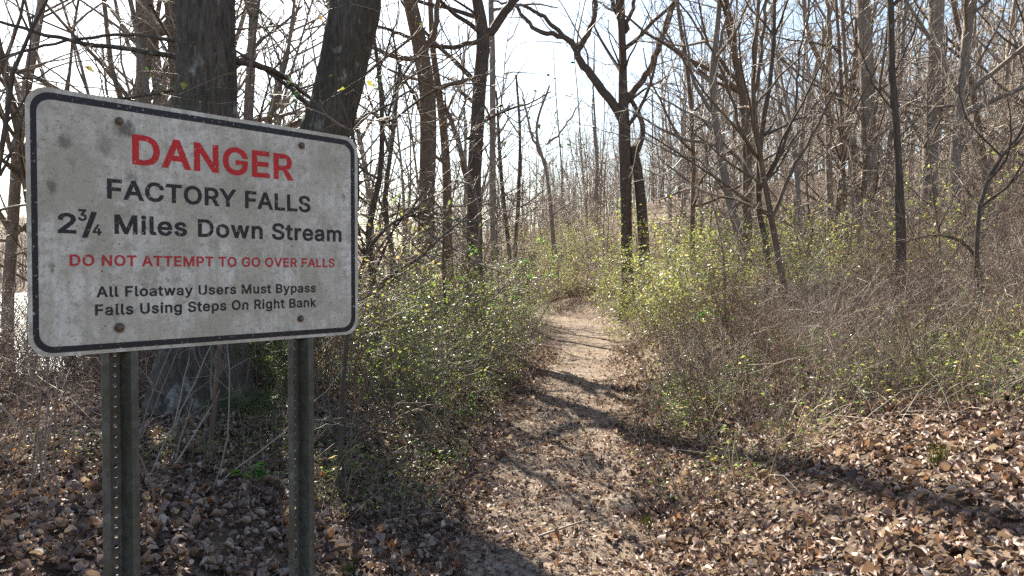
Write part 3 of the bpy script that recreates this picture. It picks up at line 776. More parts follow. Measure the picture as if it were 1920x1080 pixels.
def rough_trunk(pts, rads, sides, amp, seed, fl=0.55):
    """trunk with furrowed bark: radial ridges in the geometry itself"""
    n = len(pts)
    T = np.gradient(pts, axis=0); T /= np.linalg.norm(T, axis=1, keepdims=True)
    ref = np.array([1.0, 0, 0])
    N = np.cross(T, np.broadcast_to(ref, T.shape)); N /= np.linalg.norm(N, axis=1, keepdims=True)
    B = np.cross(T, N)
    th = np.arange(sides) * 2 * np.pi / sides
    h = np.concatenate([[0], np.cumsum(np.linalg.norm(np.diff(pts, axis=0), axis=1))])
    HH, TT = np.meshgrid(h, th, indexing='ij')
    g = np.random.default_rng(seed)
    f = np.zeros_like(HH)
    for k in range(14):
        fr = g.integers(3, max(8, sides // 3))
        f += np.sin(TT * fr + g.uniform(0, 6.28) + 1.2 * np.sin(HH * g.uniform(0.8, 7) + g.uniform(0, 6.28))) / (1 + 0.06 * fr)
    f = f / 4 + g.normal(0, 0.22, f.shape)
    lump = 0.05 * np.sin(TT * 2 + HH * 1.1 + seed) + 0.03 * np.sin(TT * 3 - HH * 0.7)
    rr = rads[:, None] * (1 + lump + fl * np.exp(-np.clip(HH - 0.12, 0, 99) / (0.10 + 2.2 * rads[0])) * (1 + 0.6 * np.sin(TT * 4 + seed) + .35 * np.sin(TT * 3 + 2 * seed))) + amp * f
    V = pts[:, None, :] + rr[:, :, None] * (N[:, None, :] * np.cos(th)[None, :, None] + B[:, None, :] * np.sin(th)[None, :, None])
    i = np.arange(n - 1)[:, None]; j = np.arange(sides)[None, :]
    F = np.stack([i * sides + j, i * sides + (j + 1) % sides, (i + 1) * sides + (j + 1) % sides, (i + 1) * sides + j], -1).reshape(-1, 4)
    return V.reshape(-1, 3), F

# levels of shoots for a full-grown bare tree: limb, branch, twig, fine twig
K_TREE = [dict(n=7, s=6, ang=52, ratio=0.4, dens=1.0, wig=0.13, up=0.05, tap=0.35, thick=0.017, m=0),
          dict(n=5, s=4, ang=46, ratio=0.42, dens=3.0, wig=0.16, up=0.03, tap=0.35, thick=0.011, m=1),
          dict(n=3, s=3, ang=44, ratio=0.46, dens=5.5, wig=0.17, up=0.02, tap=0.4, thick=0.008, rmin=0.0022, m=1),
          dict(n=2, s=3, ang=42, ratio=0.42, dens=6.5, wig=0.18, tap=0.5, thick=0.006, rmin=0.0017, m=1)]
def K_mod(K, **kw):
    out = [dict(k) for k in K]
    for key, v in kw.items():
        lv, f = key.split('_', 1)
        out[int(lv[1:])][f] = v
    return out

def hero(name, label, cat, pts, depth, wid, barkm='bark_brown', twig='twig_brown', limbs=(), top=9.0, nlimb=9, zlim=(2.6, 9.0), sides=10, amp=0.004,
         K=K_TREE, dens=None, leafm=None, leaves=None, rings=None, flare=1.35, limblen=2.6, stems=(), parts_name='crown', ivy=None):
    """a tree of its own: trunk through given points at one distance, drawn limbs, then free limbs up to its top"""
    P = [at(px, py, depth) for px, py in pts]
    W = [w / FPX * depth / 2 * (1.0 if wid[0] > 90 else 0.88) for w in wid]
    x0, y0 = P[0][0], P[0][1]
    g = gz1(x0, y0)
    if P[0][2] > g + 0.05:
        nb = np.array([x0 + (P[0][0] - P[1][0]) * 0.3, y0, g - 0.12])
        P.insert(0, nb); W.insert(0, W[0] * flare)
    d = P[-1] - P[-2]; d /= np.linalg.norm(d)
    d = d * 0.7 + np.array([0, 0, 0.3]); d /= np.linalg.norm(d)
    while P[-1][2] < top - 0.5:
        d = d + np.array([R.gauss(0, .06), R.gauss(0, .06), 0.03]); d /= np.linalg.norm(d)
        P.append(P[-1] + d * 1.3)
        W.append(max(W[-1] * 0.84, 0.008))
    root = np.array([P[0][0], P[0][1], g])
    P = [p - root for p in P]
    H = P[-1][2]
    n = rings or max(14, int(H * 3.2))
    C, u, ku = smooth_path(P, n)
    rr = np.interp(u, ku, W)
    wob_ = 0.25 * rr.mean() if rr.mean() < 0.12 else 0.02 * rr.mean()
    C = C + np.stack([np.interp(np.arange(n), np.arange(0, n + 3, 3), rng.normal(0, wob_ * 0.5, len(np.arange(0, n + 3, 3)))) for _ in range(3)], 1) * np.array([1, 1, 0])
    V, F = rough_trunk(C, rr, sides, amp, R.randrange(9999), 0.28 if wid[0] > 90 else 0.55)
    t = thing(name, label, cat, tuple(root))
    part('trunk', mesh_np('trunk', V, [F], [M[barkm]]), t)
    for spts, sw in stems:
        SP = [at(px, py, depth) - root for px, py in spts]
        SR = [w / FPX * depth / 2 for w in sw]
        SC, su, sk = smooth_path(SP, max(10, int(len(SP) * 5)))
        sv_, sf_ = rough_trunk(SC, np.interp(su, sk, SR), max(6, sides - 2), amp * 0.8, R.randrange(9999))
        part('stem', mesh_np('stem', sv_, [sf_], [M[barkm]]), t)
    T = Tubes(); Lf = Blades() if leaves else None
    KK = K
    if leaves:
        KK = [dict(k) for k in K]
        KK[-1]['leaf'] = leaves
        if leaves.get('two'): KK[-2]['leaf'] = leaves
    for lpts, lw in limbs:
        LP = []
        for q in lpts:
            LP.append(at(q[0], q[1], depth + (q[2] if len(q) > 2 else 0)) - root)
        LR = [np.interp(i, np.linspace(0, len(LP) - 1, len(lw)), lw) / FPX * depth / 2 for i in range(len(LP))]
        e = LP[-1] - LP[-2]; e /= np.linalg.norm(e)
        for _ in range(2):                                  # limbs run on beyond their last drawn point
            e = e + np.array([R.gauss(0, .1), R.gauss(0, .1), 0.06]); e /= np.linalg.norm(e)
            LP.append(LP[-1] + e * 0.55); LR.append(LR[-1] * 0.62)
        LC, lu, lk = smooth_path(LP, max(8, len(LP) * 4))
        lr = np.interp(lu, lk, LR)
        LC[1:] += rng.normal(0, 0.012 * depth / 14, (len(LC) - 1, 3))
        L_ = Tubes(); L_.add(LC, lr, 7, 0)
        part('limb', tb_mesh('limb', [M[barkm]], L_), t)
        spray(T, Lf, [tuple(p) for p in LC], list(lr), KK, 1, 0.25)
    trunk_pts = [tuple(p) for p in C]
    for j in range(nlimb):
        z = R.uniform(*zlim)
        i = int(np.argmin(np.abs(C[:, 2] - z)))
        i = min(max(i, 1), n - 2)
        dd = nrm(tuple(C[i + 1] - C[i - 1]))
        nd = turn(dd, rad(R.gauss(58, 12)), R.uniform(0, 6.283))
        L = limblen * R.uniform(0.6, 1.25)
        shoot(T, Lf, trunk_pts[i], nd, L, min(rr[i] * 0.62, L * 0.017), KK, 0)
    if ivy:
        B = Blades()
        lines = [(C, rr)] + ([(SC, np.interp(su, sk, SR))] if stems and False else [])
        for _ in range(ivy[2]):
            z = ivy[0] + (ivy[1] - ivy[0]) * R.random() ** 1.2
            i = min(int(np.argmin(np.abs(C[:, 2] - z))), n - 1)
            a = R.uniform(0, 6.283); r0 = rr[i] + R.uniform(.0, .10)
            B.add((C[i][0] + math.cos(a) * r0, C[i][1] + math.sin(a) * r0, z), (math.cos(a) + R.gauss(0, .5), math.sin(a) + R.gauss(0, .5), R.gauss(-.2, .5)), (R.gauss(0, .6), R.gauss(0, .6), 1), R.uniform(.05, .09), R.uniform(.03, .055), 0)
        tag(part('ivy', tb_mesh('ivy', [M['leaf_lime']], None, B), t), kind='stuff')
    mats = [M[barkm], M[twig]] + ([M[leafm]] if leafm else [])
    part(parts_name, tb_mesh(parts_name, mats, T, Lf), t)
    return t

# ------------------------------------------------------------------ trees of their own
hero('oak_tree', 'thick dark trunk rising straight up directly behind the danger sign', 'tree',
     [(372, 800), (378, 660), (383, 500), (386, 200), (385, 0)], 6.2, [172, 138, 118, 106, 104], 'bark_big', 'twig_brown', sides=72, amp=0.015, rings=190, flare=1.1,
     limbs=[([(345, 84), (280, 68), (219, 66), (120, 78), (0, 109)], [8, 6, 5]), ([(345, 110), (255, 93), (150, 80), (40, 52), (-40, 30)], [11, 8, 5]),
            ([(430, 110), (500, 128, .5), (545, 155, 1), (590, 192, 1.4)], [14, 12, 8]), ([(350, 168), (280, 178), (180, 188), (110, 205)], [6, 5, 3])],
     nlimb=12, zlim=(3.6, 9.5), top=10.0, limblen=3.2)
hero('leaning_tree', 'dark lichen-spotted trunk leaning over the top corner of the danger sign', 'tree',
     [(462, 800), (505, 600), (558, 400), (600, 270), (628, 190), (648, 100), (668, 0)], 7.2, [122, 106, 94, 84, 80, 83, 88], 'bark_big', 'twig_brown', sides=66, amp=0.015, rings=170, flare=1.1,
     limbs=[([(600, 215), (560, 180), (510, 140), (455, 105)], [12, 8, 5]), ([(650, 250), (690, 215), (740, 190)], [9, 6, 4])],
     nlimb=11, zlim=(3.9, 9.5), top=10.0, limblen=3.0)
hero('brown_tree', 'sunlit brown trunk bending left above, first big one beyond the sign', 'tree',
     [(797, 560), (799, 400), (803, 200), (786, 80), (764, -20)], 13, [44, 36, 33, 31, 29], 'bark_brown', sides=18, amp=0.006,
     limbs=[([(800, 118), (745, 106), (700, 90), (668, 60)], [11, 8, 5]), ([(790, 100), (815, 60), (822, 0), (828, -40)], [13, 10, 8])], nlimb=10, zlim=(3.4, 10), top=11)
hero('forked_tree', 'dark straight trunk forking near the top, leafy seedlings at its foot', 'tree',
     [(888, 545), (890, 380), (897, 200), (906, 80), (893, -10)], 14, [36, 29, 28, 30, 23], 'bark_dark', sides=18, amp=0.006,
     limbs=[([(908, 72), (932, 44), (962, 2), (985, -40)], [18, 17, 14]), ([(895, 78), (848, 88), (805, 83), (744, 61), (703, 47)], [10, 8, 7, 5])], nlimb=10, zlim=(3.2, 10), top=11)
hero('slender_tree', 'slender brown trunk close beside the bigger sunlit brown trunk', 'tree',
     [(841, 540), (838, 330), (826, 190), (812, 90), (806, -10)], 15, [22, 18, 15, 13, 11], 'bark_brown', sides=12, amp=0.004,
     limbs=[([(878, 344), (855, 244), (826, 192)], [11, 10, 8])], nlimb=8, zlim=(1.8, 8), top=9)
hero('pale_tree', 'thin pale grey trunk just behind the dark forked tree', 'tree',
     [(927, 540), (924, 300), (922, 80), (920, -20)], 20, [15, 14, 12, 11], 'bark_grey', 'twig_grey', sides=10, amp=0.003, nlimb=10, zlim=(3.5, 10), top=11)
hero('crooked_tree', 'thin crooked dark stem in the gap of sky over the thicket', 'tree',
     [(955, 480), (940, 330), (933, 215), (930, 170)], 22, [9, 8, 6, 4], 'bark_dark', sides=8, amp=0.002, nlimb=8, zlim=(2.5, 6.5), top=6.8, limblen=1.5)
hero('wiry_tree', 'thin wiry stem curving up beside the crooked one into the sky', 'tree',
     [(966, 470), (972, 360), (975, 250), (968, 140)], 21, [8, 8, 6, 4], 'bark_dark', sides=8, amp=0.002, nlimb=8, zlim=(2.5, 7), top=7.3, limblen=1.4)
hero('bent_tree', 'small bent tree spreading thin branches left of the big forked one past the bend', 'tree',
     [(1046, 545), (1036, 430), (1026, 330), (1006, 240), (1030, 160)], 31, [11, 10, 8, 6, 4], 'bark_grey', sides=9, amp=0.003,
     limbs=[([(1024, 310), (1000, 260), (985, 200)], [6, 4]), ([(1027, 270), (1050, 250), (1070, 220)], [5, 3])], nlimb=9, zlim=(2.5, 7.5), top=8, limblen=1.9)
hero('spreading_tree', 'tall tree with two stems and wide crooked limbs where the trail bends', 'tree',
     [(1176, 600), (1174, 400), (1171, 260), (1168, 180), (1167, 90), (1164, -20)], 21, [30, 24, 25, 20, 17, 15], 'bark_dark', 'twig_brown', sides=20, amp=0.007,
     limbs=[([(1170, 232), (1148, 192), (1122, 158), (1088, 115), (1076, 84), (1052, 68), (1005, 56), (962, 4)], [18, 17, 16, 14, 12, 10, 8, 6]),
            ([(1082, 100), (1098, 70), (1112, 40), (1117, -5)], [13, 11, 9]), ([(1058, 70), (1028, 40), (995, 15), (955, 8)], [9, 7, 5]),
            ([(1176, 186), (1196, 160), (1217, 132), (1238, 80), (1252, 40), (1268, -10)], [14, 13, 12, 11]),
            ([(1164, 40), (1150, 10), (1140, -20)], [10, 8]), ([(1172, 60), (1184, 20), (1190, -10)], [9, 7])],
     stems=[([(1210, 590), (1206, 440), (1197, 330), (1186, 275)], [24, 20, 18, 17]), ([(1190, 282), (1202, 260), (1205, 238), (1196, 211), (1183, 186)], [11, 10, 9, 8, 8])],
     nlimb=9, zlim=(4.6, 11), top=12, limblen=3.2, ivy=(0.3, 3.4, 420))
hero('tilted_tree', 'slim trunk tilting left out of the thicket by the leafy bank', 'tree',
     [(1404, 520), (1388, 450), (1366, 370), (1345, 250), (1336, 150), (1345, 60), (1352, -20)], 12, [20, 18, 17, 16, 15, 12, 10], 'bark_grey', 'twig_grey', sides=12, amp=0.003,
     limbs=[([(1368, 380), (1345, 338), (1310, 300), (1268, 292), (1225, 268), (1180, 258)], [5, 3, 2]), ([(1340, 215), (1300, 150), (1285, 60)], [8, 6, 4]), ([(1336, 150), (1352, 80), (1372, 0)], [8, 6, 5])], nlimb=12, zlim=(2, 8), top=9, limblen=2.2)
hero('knotted_tree', 'grey-brown trunk curving left near its top beside the tilted slim one', 'tree',
     [(1400, 540), (1403, 420), (1402, 300), (1394, 190), (1370, 70), (1358, -20)], 12.6, [23, 21, 20, 18, 13, 11], 'bark_brown', 'twig_grey', sides=12, amp=0.004,
     limbs=[([(1402, 215), (1420, 150), (1430, 60), (1440, -10)], [9, 7, 6]), ([(1396, 170), (1340, 100), (1300, 40)], [9, 6, 4])], nlimb=12, zlim=(2, 8), top=9, limblen=2.3)
hero('twisted_sapling', 'twisted reddish stem rising from the leafy bank by the trail', 'tree',
     [(1490, 655), (1482, 590), (1466, 520), (1444, 400), (1425, 290), (1412, 180), (1418, 60), (1424, -20)], 9.6, [16, 15, 14, 13, 11, 10, 8, 7], 'bark_brown', 'twig_brown', sides=10, amp=0.003,
     limbs=[([(1446, 410), (1480, 330), (1530, 240), (1570, 160)], [8, 6, 4]), ([(1425, 300), (1390, 250), (1360, 150), (1320, 60)], [8, 6, 4])], nlimb=12, zlim=(1.2, 6), top=6.5, limblen=1.8)
hero('wavy_sapling', 'wavy thin stem standing just behind the twisted reddish one', 'tree',
     [(1440, 640), (1436, 560), (1438, 480), (1420, 380), (1428, 250), (1446, 140), (1452, 0)], 10.2, [15, 14, 13, 12, 11, 9, 7], 'bark_dark', 'twig_grey', sides=10, amp=0.003,
     limbs=[([(1424, 360), (1462, 290), (1490, 200), (1500, 100)], [7, 5, 4])], nlimb=12, zlim=(1.4, 6), top=6.6, limblen=1.8)
hero('thin_tree', 'thin upright stem between the spreading tree and the tilted slim trunk', 'tree',
     [(1298, 500), (1299, 300), (1291, 150), (1276, 50), (1268, -20)], 14, [11, 10, 9, 8, 7], 'bark_brown', 'twig_brown', sides=9, amp=0.002, nlimb=12, zlim=(2, 8), top=8.5, limblen=1.9)
hero('dark_pole_tree', 'straight dark bare pole trunk standing alone on the leafy bank', 'tree',
     [(1684, 660), (1690, 450), (1685, 280), (1674, 130), (1668, -20)], 9, [25, 19, 15, 14, 13], 'bark_dark', 'twig_brown', sides=16, amp=0.004,
     limbs=[([(1680, 210), (1640, 160), (1600, 60), (1590, -10)], [4, 3, 2]), ([(1676, 140), (1712, 60), (1735, -10)], [4, 3, 2])], nlimb=9, zlim=(3.8, 6.5), top=7, limblen=1.8)
hero('shaggy_tree', 'thick grey trunk hung with ragged vines behind the dark pole trunk', 'tree',
     [(1640, 470), (1630, 330), (1626, 150), (1618, 0)], 16, [30, 29, 30, 27], 'bark_grey', 'twig_pale', sides=16, amp=0.010, nlimb=14, zlim=(2.2, 10), top=11, limblen=2.0,
     limbs=[([(1650, 360), (1672, 250), (1690, 130), (1700, 0)], [10, 8, 6]), ([(1612, 420), (1600, 280), (1622, 150), (1640, 20)], [8, 6, 5])])
hero('stout_tree', 'stout grey-brown trunk farther up the slope with yellow leaves near its top', 'tree',
     [(1738, 470), (1744, 300), (1752, 120), (1756, -20)], 16, [34, 30, 29, 29], 'bark_grey', 'twig_grey', sides=16, amp=0.006, nlimb=12, zlim=(2.4, 10), top=11, limblen=2.6, leafm='leaf_yellow',
     leaves=dict(dens=0.35, L=0.08, asp=0.6, m=2))
hero('split_tree', 'pale slim trunk splitting into a Y high over the thicket', 'tree',
     [(1556, 440), (1553, 300), (1549, 150), (1530, 100), (1512, 50), (1505, -20)], 18, [14, 14, 13, 11, 10, 9], 'bark_grey', 'twig_grey', sides=10, amp=0.003,
     limbs=[([(1550, 160), (1556, 90), (1552, 0)], [10, 9, 8])], nlimb=11, zlim=(3, 10), top=10.5, limblen=2.2)
hero('leggy_tree', 'leggy brown stem leaning right behind the pale one that splits', 'tree',
     [(1566, 460), (1580, 300), (1594, 190), (1604, 90), (1610, -20)], 17, [13, 12, 12, 10, 9], 'bark_brown', 'twig_brown', sides=10, amp=0.003, nlimb=11, zlim=(3, 9), top=9.5, limblen=2.0)
hero('far_pale_tree', 'pale trunk in the sky gap left of the thick one behind the sign', 'tree',
     [(296, 340), (300, 210), (290, 110), (276, 0)], 15, [27, 26, 24, 22], 'bark_brown', 'twig_grey', sides=12, amp=0.004,
     limbs=[([(298, 150), (262, 110), (235, 70), (215, 0)], [10, 8, 6])], nlimb=11, zlim=(3.4, 10), top=10.5)
hero('arched_sapling', 'dark bare sapling curving up and out past the edge of the vines', 'tree',
     [(1832, 500), (1836, 400), (1850, 345), (1880, 290), (1925, 228)], 7.5, [10, 9, 9, 8, 7], 'bark_dark', 'twig_brown', sides=8, amp=0.002, nlimb=8, zlim=(1.0, 3.6), top=4.2, limblen=1.2)
hero('drooping_branch', 'bare arching stem bowed over toward the dark pole trunk', 'sapling',
     [(1848, 620), (1842, 520), (1820, 470), (1790, 447), (1745, 441), (1692, 455)], 8.2, [9, 9, 8, 7, 5, 4], 'bark_brown', 'twig_brown', sides=8, amp=0.002, nlimb=5, zlim=(0.3, 1.6), top=0.2, limblen=0.7)
hero('red_sapling', 'thin reddish sapling stem standing between the two sign posts', 'sapling',
     [(382, 985), (392, 880), (400, 780), (408, 690), (420, 600), (432, 500), (440, 380)], 4.4, [12, 11, 11, 10, 9, 8, 6], 'bark_brown', 'twig_red', sides=8, amp=0.001, nlimb=5, zlim=(0.3, 2.2), top=2.6, limblen=0.6)
# stems crowding the bank just past the sign
for k, (pts, dep, w, lab) in enumerate([
        ([(706, 640), (700, 540), (690, 440), (712, 330), (716, 200), (700, 60)], 9.5, [18, 16, 13, 11, 9, 7], 'dark winding stem nearest the edge of the danger sign'),
        ([(745, 600), (735, 480), (722, 380), (738, 250), (752, 120)], 11, [13, 12, 11, 9, 7], 'thin stem second out from the edge of the danger sign'),
        ([(688, 660), (668, 560), (690, 470), (740, 415), (800, 398)], 8.6, [11, 10, 9, 7, 4], 'low crooked stem reaching sideways past the edge of the danger sign')]):
    hero('winding_sapling', lab, 'sapling', pts, dep, w, 'bark_dark', 'twig_grey', sides=9, amp=0.003, nlimb=10, zlim=(0.7, 4.5), top=(5.5, 5.0, 1.5)[k], limblen=1.7)

# sprays of leaves close to the sign
LF_Y = dict(dens=8, L=0.055, asp=0.55, m=2, droop=-0.3)
K_SPRAY = [dict(n=5, s=5, ang=50, ratio=0.5, dens=5, wig=0.14, up=0.03, tap=0.4, thick=0.006, m=1),
           dict(n=4, s=4, ang=48, ratio=0.5, dens=5, wig=0.16, tap=0.4, thick=0.006, rmin=0.0012, m=1),
           dict(n=3, s=3, ang=45, ratio=0.5, dens=6, wig=0.16, tap=0.5, thick=0.006, rmin=0.0009, m=1)]
hero('yellowing_sapling', 'sapling with sparse yellowing leaves hanging over the corner of the danger sign', 'sapling',
     [(-60, 620), (-20, 420), (10, 250), (30, 120), (70, 40), (100, -20)], 3.0, [12, 11, 10, 8, 6, 4], 'bark_dark', 'twig_brown', sides=8, amp=0.001, nlimb=5, zlim=(1.2, 2.3), top=2.6, limblen=0.4,
     limbs=[([(20, 130), (60, 150), (118, 118), (170, 112)], [5, 3, 2]), ([(12, 230), (40, 200), (70, 150), (160, 165)], [5, 3, 2]), ([(0, 330), (30, 260), (48, 190)], [5, 3])],
     K=K_mod(K_SPRAY, k1_dens=3, k2_dens=3), leafm='leaf_yellow', leaves=dict(dens=2.6, L=0.055, asp=0.52, m=2, droop=-0.5, two=True))
hero('privet_sapling', 'glossy-leaved privet sapling showing past the edge of the danger sign', 'sapling',
     [(640, 760), (655, 600), (665, 450), (672, 330), (660, 240), (640, 190)], 4.6, [11, 10, 9, 8, 6, 4], 'bark_dark', 'twig_brown', sides=8, amp=0.001, nlimb=13, zlim=(1.5, 2.7), top=2.8, limblen=0.6,
     limbs=[([(668, 330), (700, 300), (730, 290)], [4, 2]), ([(662, 260), (630, 205), (600, 200)], [4, 2]), ([(668, 350), (690, 335), (715, 350)], [4, 2])],
     K=K_SPRAY, leafm='leaf_glossy', leaves=dict(dens=9, L=0.040, asp=0.5, m=2, two=True))

# ------------------------------------------------------------------ woods: trees on the slope, by the river and past the bend
def proto_tree(H, r, barkm, twig, K, nl, zl, limblen, bend=0.05):
    T = Tubes()
    P = [(0, 0, -0.3)]
    d = (R.gauss(0, .05), R.gauss(0, .05), 1)
    n = 12
    rads = [r * 1.25]
    for i in range(n):
        d = nrm((d[0] + R.gauss(0, bend), d[1] + R.gauss(0, bend), d[2] + 0.05))
        p = P[-1]; P.append(tuple(p[j] + d[j] * H / n for j in range(3)))
        rads.append(max(r * (1 - 0.85 * (i + 1) / n), 0.006))
    C, u, ku = smooth_path(P, 22)
    V, F = rough_trunk(C, np.interp(u, ku, rads), 9, r * 0.03, R.randrange(9999))
    tm = mesh_np('trunk', V, [F], [M[barkm]])
    for j in range(nl):
        f = zl + (1 - zl) * R.random()
        i = f * n; a = min(int(i), n - 1); i -= a
        p = tuple(P[a][j2] + (P[a + 1][j2] - P[a][j2]) * i for j2 in range(3))
        dd = nrm(tuple(P[a + 1][j2] - P[a][j2] for j2 in range(3)))
        L = limblen * R.uniform(0.6, 1.2) * (1.2 - 0.6 * f)
        shoot(T, None, p, turn(dd, rad(R.gauss(50, 12)), R.uniform(0, 6.283)), L, min(r * 0.45, L * 0.016), K, 0)
    return tm, tb_mesh('crown', [M[barkm], M[twig]], T)
K_MID = K_mod(K_TREE, k0_s=5, k0_n=5, k1_dens=2.6, k1_n=4, k1_s=3, k2_dens=6.0, k2_n=2, k2_rmin=0.0050, k3_dens=6.0, k3_n=1, k3_rmin=0.0045)
protos = []
for (H, r, bm, tw, nl, zl, ll) in [(11, .070, 'bark_brown', 'twig_brown', 19, .16, 2.4), (13, .095, 'bark_grey', 'twig_grey', 20, .20, 2.6), (9, .050, 'bark_brown', 'twig_grey', 18, .14, 2.1),
                                   (12, .065, 'bark_grey', 'twig_grey', 20, .15, 2.3), (10, .085, 'bark_grey', 'twig_pale', 19, .18, 2.7), (8, .038, 'bark_grey', 'twig_pale', 17, .12, 1.9)]:
    protos.append(proto_tree(H, r, bm, tw, K_MID, nl, zl, ll))
K_SAP = [dict(n=5, s=4, ang=48, ratio=0.4, dens=1.0, wig=0.13, up=0.04, tap=0.35, thick=0.009, m=0),
         dict(n=4, s=3, ang=46, ratio=0.45, dens=6.0, wig=0.15, tap=0.4, thick=0.008, rmin=0.0024, m=1),
         dict(n=2, s=3, ang=44, ratio=0.5, dens=9.0, wig=0.16, tap=0.5, thick=0.007, rmin=0.0020, m=1)]
sap_protos = []
for (H, r, bm, tw) in [(4.2, .024, 'bark_grey', 'twig_pale'), (3.2, .016, 'bark_brown', 'twig_grey'), (5.2, .030, 'bark_brown', 'twig_grey'), (2.6, .012, 'bark_brown', 'twig_brown'), (3.8, .020, 'bark_grey', 'twig_pale')]:
    sap_protos.append(proto_tree(H, r, bm, tw, K_SAP, 20, .12, 1.25, 0.08))

class Copies:
    """first use makes the thing and its parts, later ones copy it with copies of its parts"""
    def __init__(s, name, cat, parts_):
        s.name, s.cat, s.parts, s.src = name, cat, parts_, None
    def put(s, x, y, rz, scale, label, group):
        loc = (x, y, gz1(x, y) - 0.03)
        if s.src is None:
            s.src = thing(s.name, label, s.cat, loc, rz, group, scale)
            s.kids = [part(nm, me, s.src) for nm, me in s.parts]
            return s.src
        return copy_thing(s.src, s.kids, loc, rz, scale, label, group)
tree_c = [Copies('bare_tree', 'tree', [('trunk', a), ('crown', c)]) for a, c in protos]
sap_c = [Copies('bare_sapling', 'sapling', [('trunk', a), ('crown', c)]) for a, c in sap_protos]
taken = [(0, 0)]
def free(x, y, dmin):
    for (a, c) in taken:
        if (a - x) ** 2 + (c - y) ** 2 < dmin * dmin:
            return False
    taken.append((x, y))
    return True
def scatter(n, fx, y0, y1, dmin, ok, power=1.0):
    """n places between the distances y0..y1, across the bearings fx (x / y)"""
    out, tries = [], 0
    while len(out) < n and tries < n * 60:
        tries += 1
        y = y0 + (y1 - y0) * R.random() ** power
        x = y * R.uniform(*fx)
        if ok(x, y) and free(x, y, dmin):
            out.append((x, y))
    return out
def off_trail(x, y, m=1.3):
    return abs(x - float(pathx(y))) > m
LAND = []                          # (bearing x / y, name) of trees easy to find, for telling the many others apart
for nm, px in (('the leaning dark trunk', 640), ('the sunlit brown trunk', 800), ('the forked dark trunk', 892), ('the sky gap', 1010), ('the spreading tree', 1175), ('the thin upright stem', 1298),
               ('the tilted slim trunk', 1372), ('the twisted reddish stem', 1450), ('the pale Y-shaped trunk', 1550), ('the shaggy vine-hung trunk', 1630), ('the dark pole trunk', 1690), ('the stout trunk', 1748), ('the arched sapling', 1850)):
    LAND.append(((px - 960) / FPX, nm))
HUE = ['brown', 'grey', 'brown', 'grey', 'pale-twigged', 'pale-twigged']
SHUE = ['pale', 'grey', 'grey', 'brown', 'pale']
def where(x, y):
    q = x / y
    if q < -0.235:
        for lim, nm in ((-0.655, 'beyond the near edge of the sign'), (-0.56, 'behind the near part of the sign'), (-0.50, 'behind the near sign post'), (-0.31, 'behind the gap between the sign posts'), (-0.25, 'behind the far sign post'), (0, 'just past the far edge of the sign')):
            if q < lim: return nm
    q0, nm = min(LAND, key=lambda a: abs(a[0] - q))
    return ('in line with ' if abs(q0 - q) < 0.012 else ('just riverward of ' if q < q0 else 'just uphill of ')) + nm
def describe_shrub(what, x, y, s, smin, smax):
    dist = 'nearest' if y < 6.5 else ('near' if y < 9 else ('mid-distance' if y < 13 else ('farther' if y < 20 else 'far-off')))
    size = 'small' if s < smin + (smax - smin) / 3 else ('large' if s > smax - (smax - smin) / 3 else 'middling')
    return '%s %s %s %s' % (dist, size, what, where(x, y))
def describe(lab, x, y, v, s, hue=HUE):
    q = x / y
    if q < -0.235:
        return '%s %s bare %s %s %s' % ('close' if y < 13 else ('mid-distance' if y < 24 else 'far-off'), 'short' if s < 0.87 else ('tall' if s > 1.05 else 'slim'), hue[v], lab.split(',')[0].split()[3] if 'sapling' in lab.split(',')[0] and False else ('sapling' if 'sapling' in lab else 'tree'), where(x, y))
    q0, nm = min(LAND, key=lambda a: abs(a[0] - q))
    side = 'in line with' if abs(q0 - q) < 0.012 else ('just riverward of' if q < q0 else 'just uphill of')
    dist = 'close' if y < 22 else ('mid-distance' if y < 36 else 'far-off')
    size = 'short' if s < 0.87 else ('tall' if s > 1.05 else 'slim')
    kind = 'sapling' if 'sapling' in lab else 'tree'
    return '%s %s bare %s %s, %s %s' % (dist, size, hue[v], kind, side, nm)
SETS = [
    (9, (-0.60, -0.36), 8.2, 13, 0.8, lambda x, y: gz1(x, y) > -0.9, 1.0, 'bare tree behind the sign', 'bare trees behind the sign'),
    (24, (-0.98, -0.42), 8, 17, 0.8, lambda x, y: gz1(x, y) > -0.9, 1.0, 'bare tree on the river bank, one of several beyond the near end of the sign', 'bare trees beyond the near end of the sign'),
    (150, (0.20, 0.86), 13, 60, 0.8, lambda x, y: x - float(pathx(y)) > 2.5 + 0.02 * y, 0.8, 'slim bare tree, one of many crowding the wooded slope beside the trail', 'bare trees on the wooded slope'),
    (42, (-0.75, -0.06), 12, 60, 1.0, lambda x, y: x - float(pathx(y)) < -2.2 and gz1(x, y) > -0.9 and not -0.71 < x / y < -0.645, 0.8, 'slim bare tree, one of several on the low bank along the river', 'bare trees along the river bank'),
    (85, (-0.10, 0.24), 40, 95, 1.2, lambda x, y: gz1(x, y) > -0.8, 0.8, 'distant bare tree, one of many past the bend of the trail', 'bare trees past the bend'),
]
for n, fx, y0, y1, dm, ok, pw, lab, grp in SETS:
    for (x, y) in scatter(n, fx, y0, y1, dm, ok, pw):
        s = R.uniform(0.75, 1.2)
        if grp.endswith('bend'): s *= 0.82
        v_ = R.randrange(6)
        tree_c[v_].put(x, y, R.uniform(0, 6.28), s, describe(lab, x, y, v_, s), grp)
for (x, y) in scatter(165, (0.12, 0.80), 9.0, 30, 0.6, lambda x, y: x - float(pathx(y)) > 1.9, 0.9):
    v_ = R.randrange(5); s = R.uniform(0.7, 1.2); sap_c[v_].put(x, y, R.uniform(0, 6.28), s, describe('twiggy bare sapling, one of many filling the thicket up the slope', x, y, v_, s, SHUE), 'saplings in the thicket up the slope')
